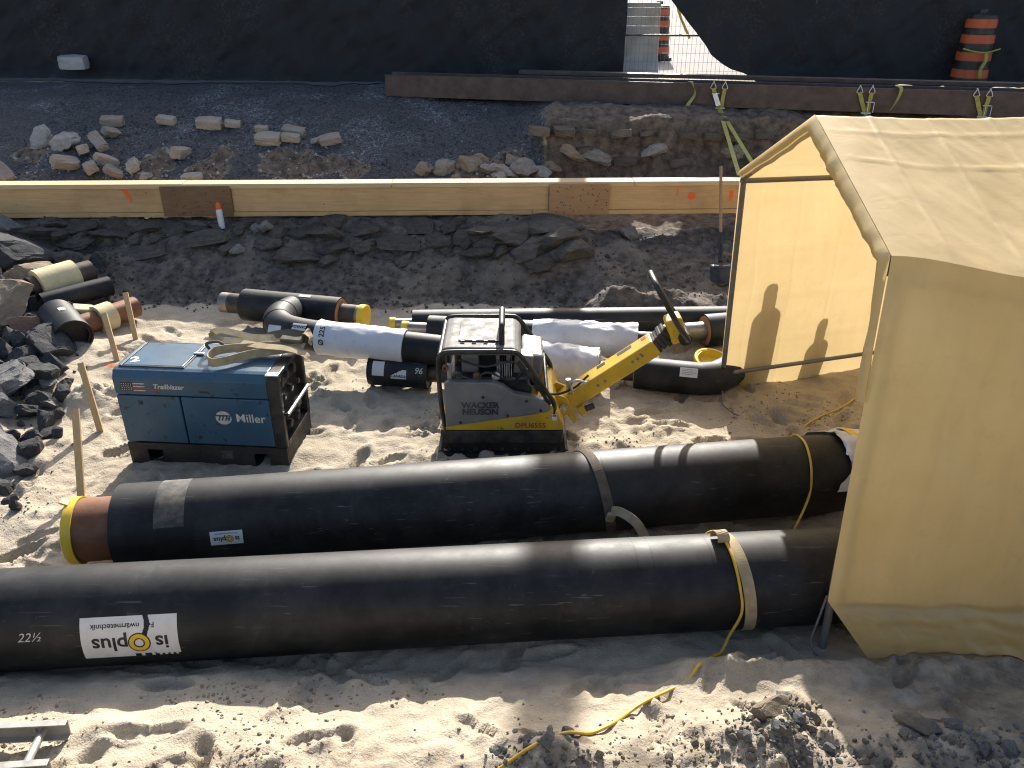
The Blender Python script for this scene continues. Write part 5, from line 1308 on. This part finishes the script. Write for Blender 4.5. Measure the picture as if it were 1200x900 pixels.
MB().tube(spline([(.0, -.2, .80), (.0, -.2, .93), (.0, -.17, .965), (.0, -.0, .975), (.0, .1, .965), (.0, .14, .9), (.0, .14, .80)], 6), .02, 12).build('lifting_hoop', M_black, cmp_)
def cside(geo, x, z, mat, nm, off=.0135):
    vs, fs = geo; MB().add([(x + v.x, YF - off, z + v.y) for v in vs], fs).build(nm, mat, cmp_)
cside(text_geo('WACKER', .062, .003), -.15, .425, M_dgrey, 'lettering'); cside(text_geo('NEUSON', .062, .003), -.15, .373, M_dgrey, 'lettering')
cside(text_geo('DPU6555', .055, .0015), .2, .258, M_red, 'lettering', .0012)
cside(quad(.35, .30, .385, .35), 0, 0, M_white, 'sticker', .0012); cside(quad(.355, .33, .38, .345), 0, 0, M_red, 'sticker', .002)
vs, fs = text_geo('DPU', .05, .001)
# drawbar
piv = Vector((.46, -.03, .30)); end = Vector((1.06, -.03, .74)); ax = (end - piv).normalized(); an = math.atan2(ax.z, ax.x)
for sy in (-1, 1):
    MB().prism([(.34, .36), (.40, .40), (.47, .37), (.5, .3), (.54, .22), (.545, .17), (.52, .175), (.47, .24), (.42, .2), (.40, .2)], -.03 + sy * .1 - .012, -.03 + sy * .1 + .012, .004).build('bracket', M_ypaint, cmp_)
MB().lathe((.44, -.16, .31), (0, -1, 0), [(0, .028), (.02, .028), (.02, .012), (.025, 0)], 14).build('pivot_bolt', M_zinc, cmp_)
Mr = Matrix.Translation((piv + end) / 2) @ Matrix.Rotation(-an, 4, 'Y'); Lh = (end - piv).length
h_ = MB().box((0, 0, 0), (Lh + .06, .17, .125), .012, None); arm = MB().add(h_.v, h_.f, False, Mr); arm.build('handle_arm', M_ypaint, cmp_)
def onarm(s, y, n_): return piv + ax * s + Vector((0, y, 0)) + Vector((-ax.z, 0, ax.x)) * n_
for s in (.28, .34, .58, .62, .66): MB().lathe(onarm(s, -.085, .0 + .01 * (s > .5)), (0, -1, 0), [(0, .011), (.004, .011), (.004, 0)], 10).build('bolt', M_grey, cmp_)
for (s, w_, mt) in ((.36, .07, M_black), (.56, .12, M_dgrey), (.72, .04, M_red)):
    pp = [onarm(s - w_ / 2, .02, .0645), onarm(s + w_ / 2, .02, .0645), onarm(s + w_ / 2, .06, .0645), onarm(s - w_ / 2, .06, .0645)]
    MB().add(pp, [(0, 1, 2, 3)]).build('sticker', mt, cmp_)
MB().tube(spline([onarm(.1, -.1, .06), onarm(.13, -.1, .12), onarm(.18, -.1, .13), onarm(.23, -.1, .07)], 6), .01, 8).build('pin', M_zinc, cmp_)
MB().lathe(onarm(.08, -.06, .07), Vector((-.1, 0, 1)), [(0, .02), (.1, .02), (.1, 0)], 12).build('pin_head', M_zinc, cmp_)
MB().box(onarm(.14, -.11, -.1), (.07, .03, .04), .006, (0, -.4, 0)).build('lock_lever', M_black, cmp_)
MB().box(onarm(.08, -.09, -.1), (.06, .04, .08), .008, (0, -.6, 0)).build('lock_block', M_ypaint, cmp_)
rb = MB(); c1_ = onarm(Lh + .03, 0, 0)
for k in range(4):
    rb.box(onarm(Lh + .035 + k * .035, 0, .005 * k), (.034, .14 - .01 * (k % 2), .11 - .008 * (k % 2) + .01 * k), .008, (0, -an - .1 * k, 0))
rb.build('rubber_joint', M_rubber, cmp_)
hd0 = onarm(Lh + .19, 0, .03)
MB().add(*(lambda m: (m.v, m.f))(MB().box((0, 0, 0), (.12, .15, .19), .025, None, 3)), M=Matrix.Translation(hd0 + Vector((.02, 0, .0))) @ Matrix.Rotation(-.35, 4, 'Y')).build('control_head', M_ypaint, cmp_)
hb = hd0 + Vector((.075, 0, -.03)); up2 = Vector((-.24, 0, .40)); yw = .2
lp = [hb + Vector((0, -.09, -.01)), hb + Vector((0, -yw * .9, .02)), hb + up2 * .35 + Vector((0, -yw, 0)), hb + up2 * .8 + Vector((0, -yw * .9, 0)), hb + up2 + Vector((0, -yw * .5, 0)), hb + up2 + Vector((0, yw * .5, 0)), hb + up2 * .8 + Vector((0, yw * .9, 0)), hb + up2 * .35 + Vector((0, yw, 0)), hb + Vector((0, yw * .9, .02)), hb + Vector((0, .09, -.01))]
MB().tube(spline(lp, 8), .02, 12).build('hoop_handle', M_black, cmp_)
MB().lathe(hb + Vector((0, -.12, -.01)), (0, 1, 0), [(0, 0), (0, .045), (.24, .045), (.24, 0)], 18).build('hoop_mount', M_black, cmp_)
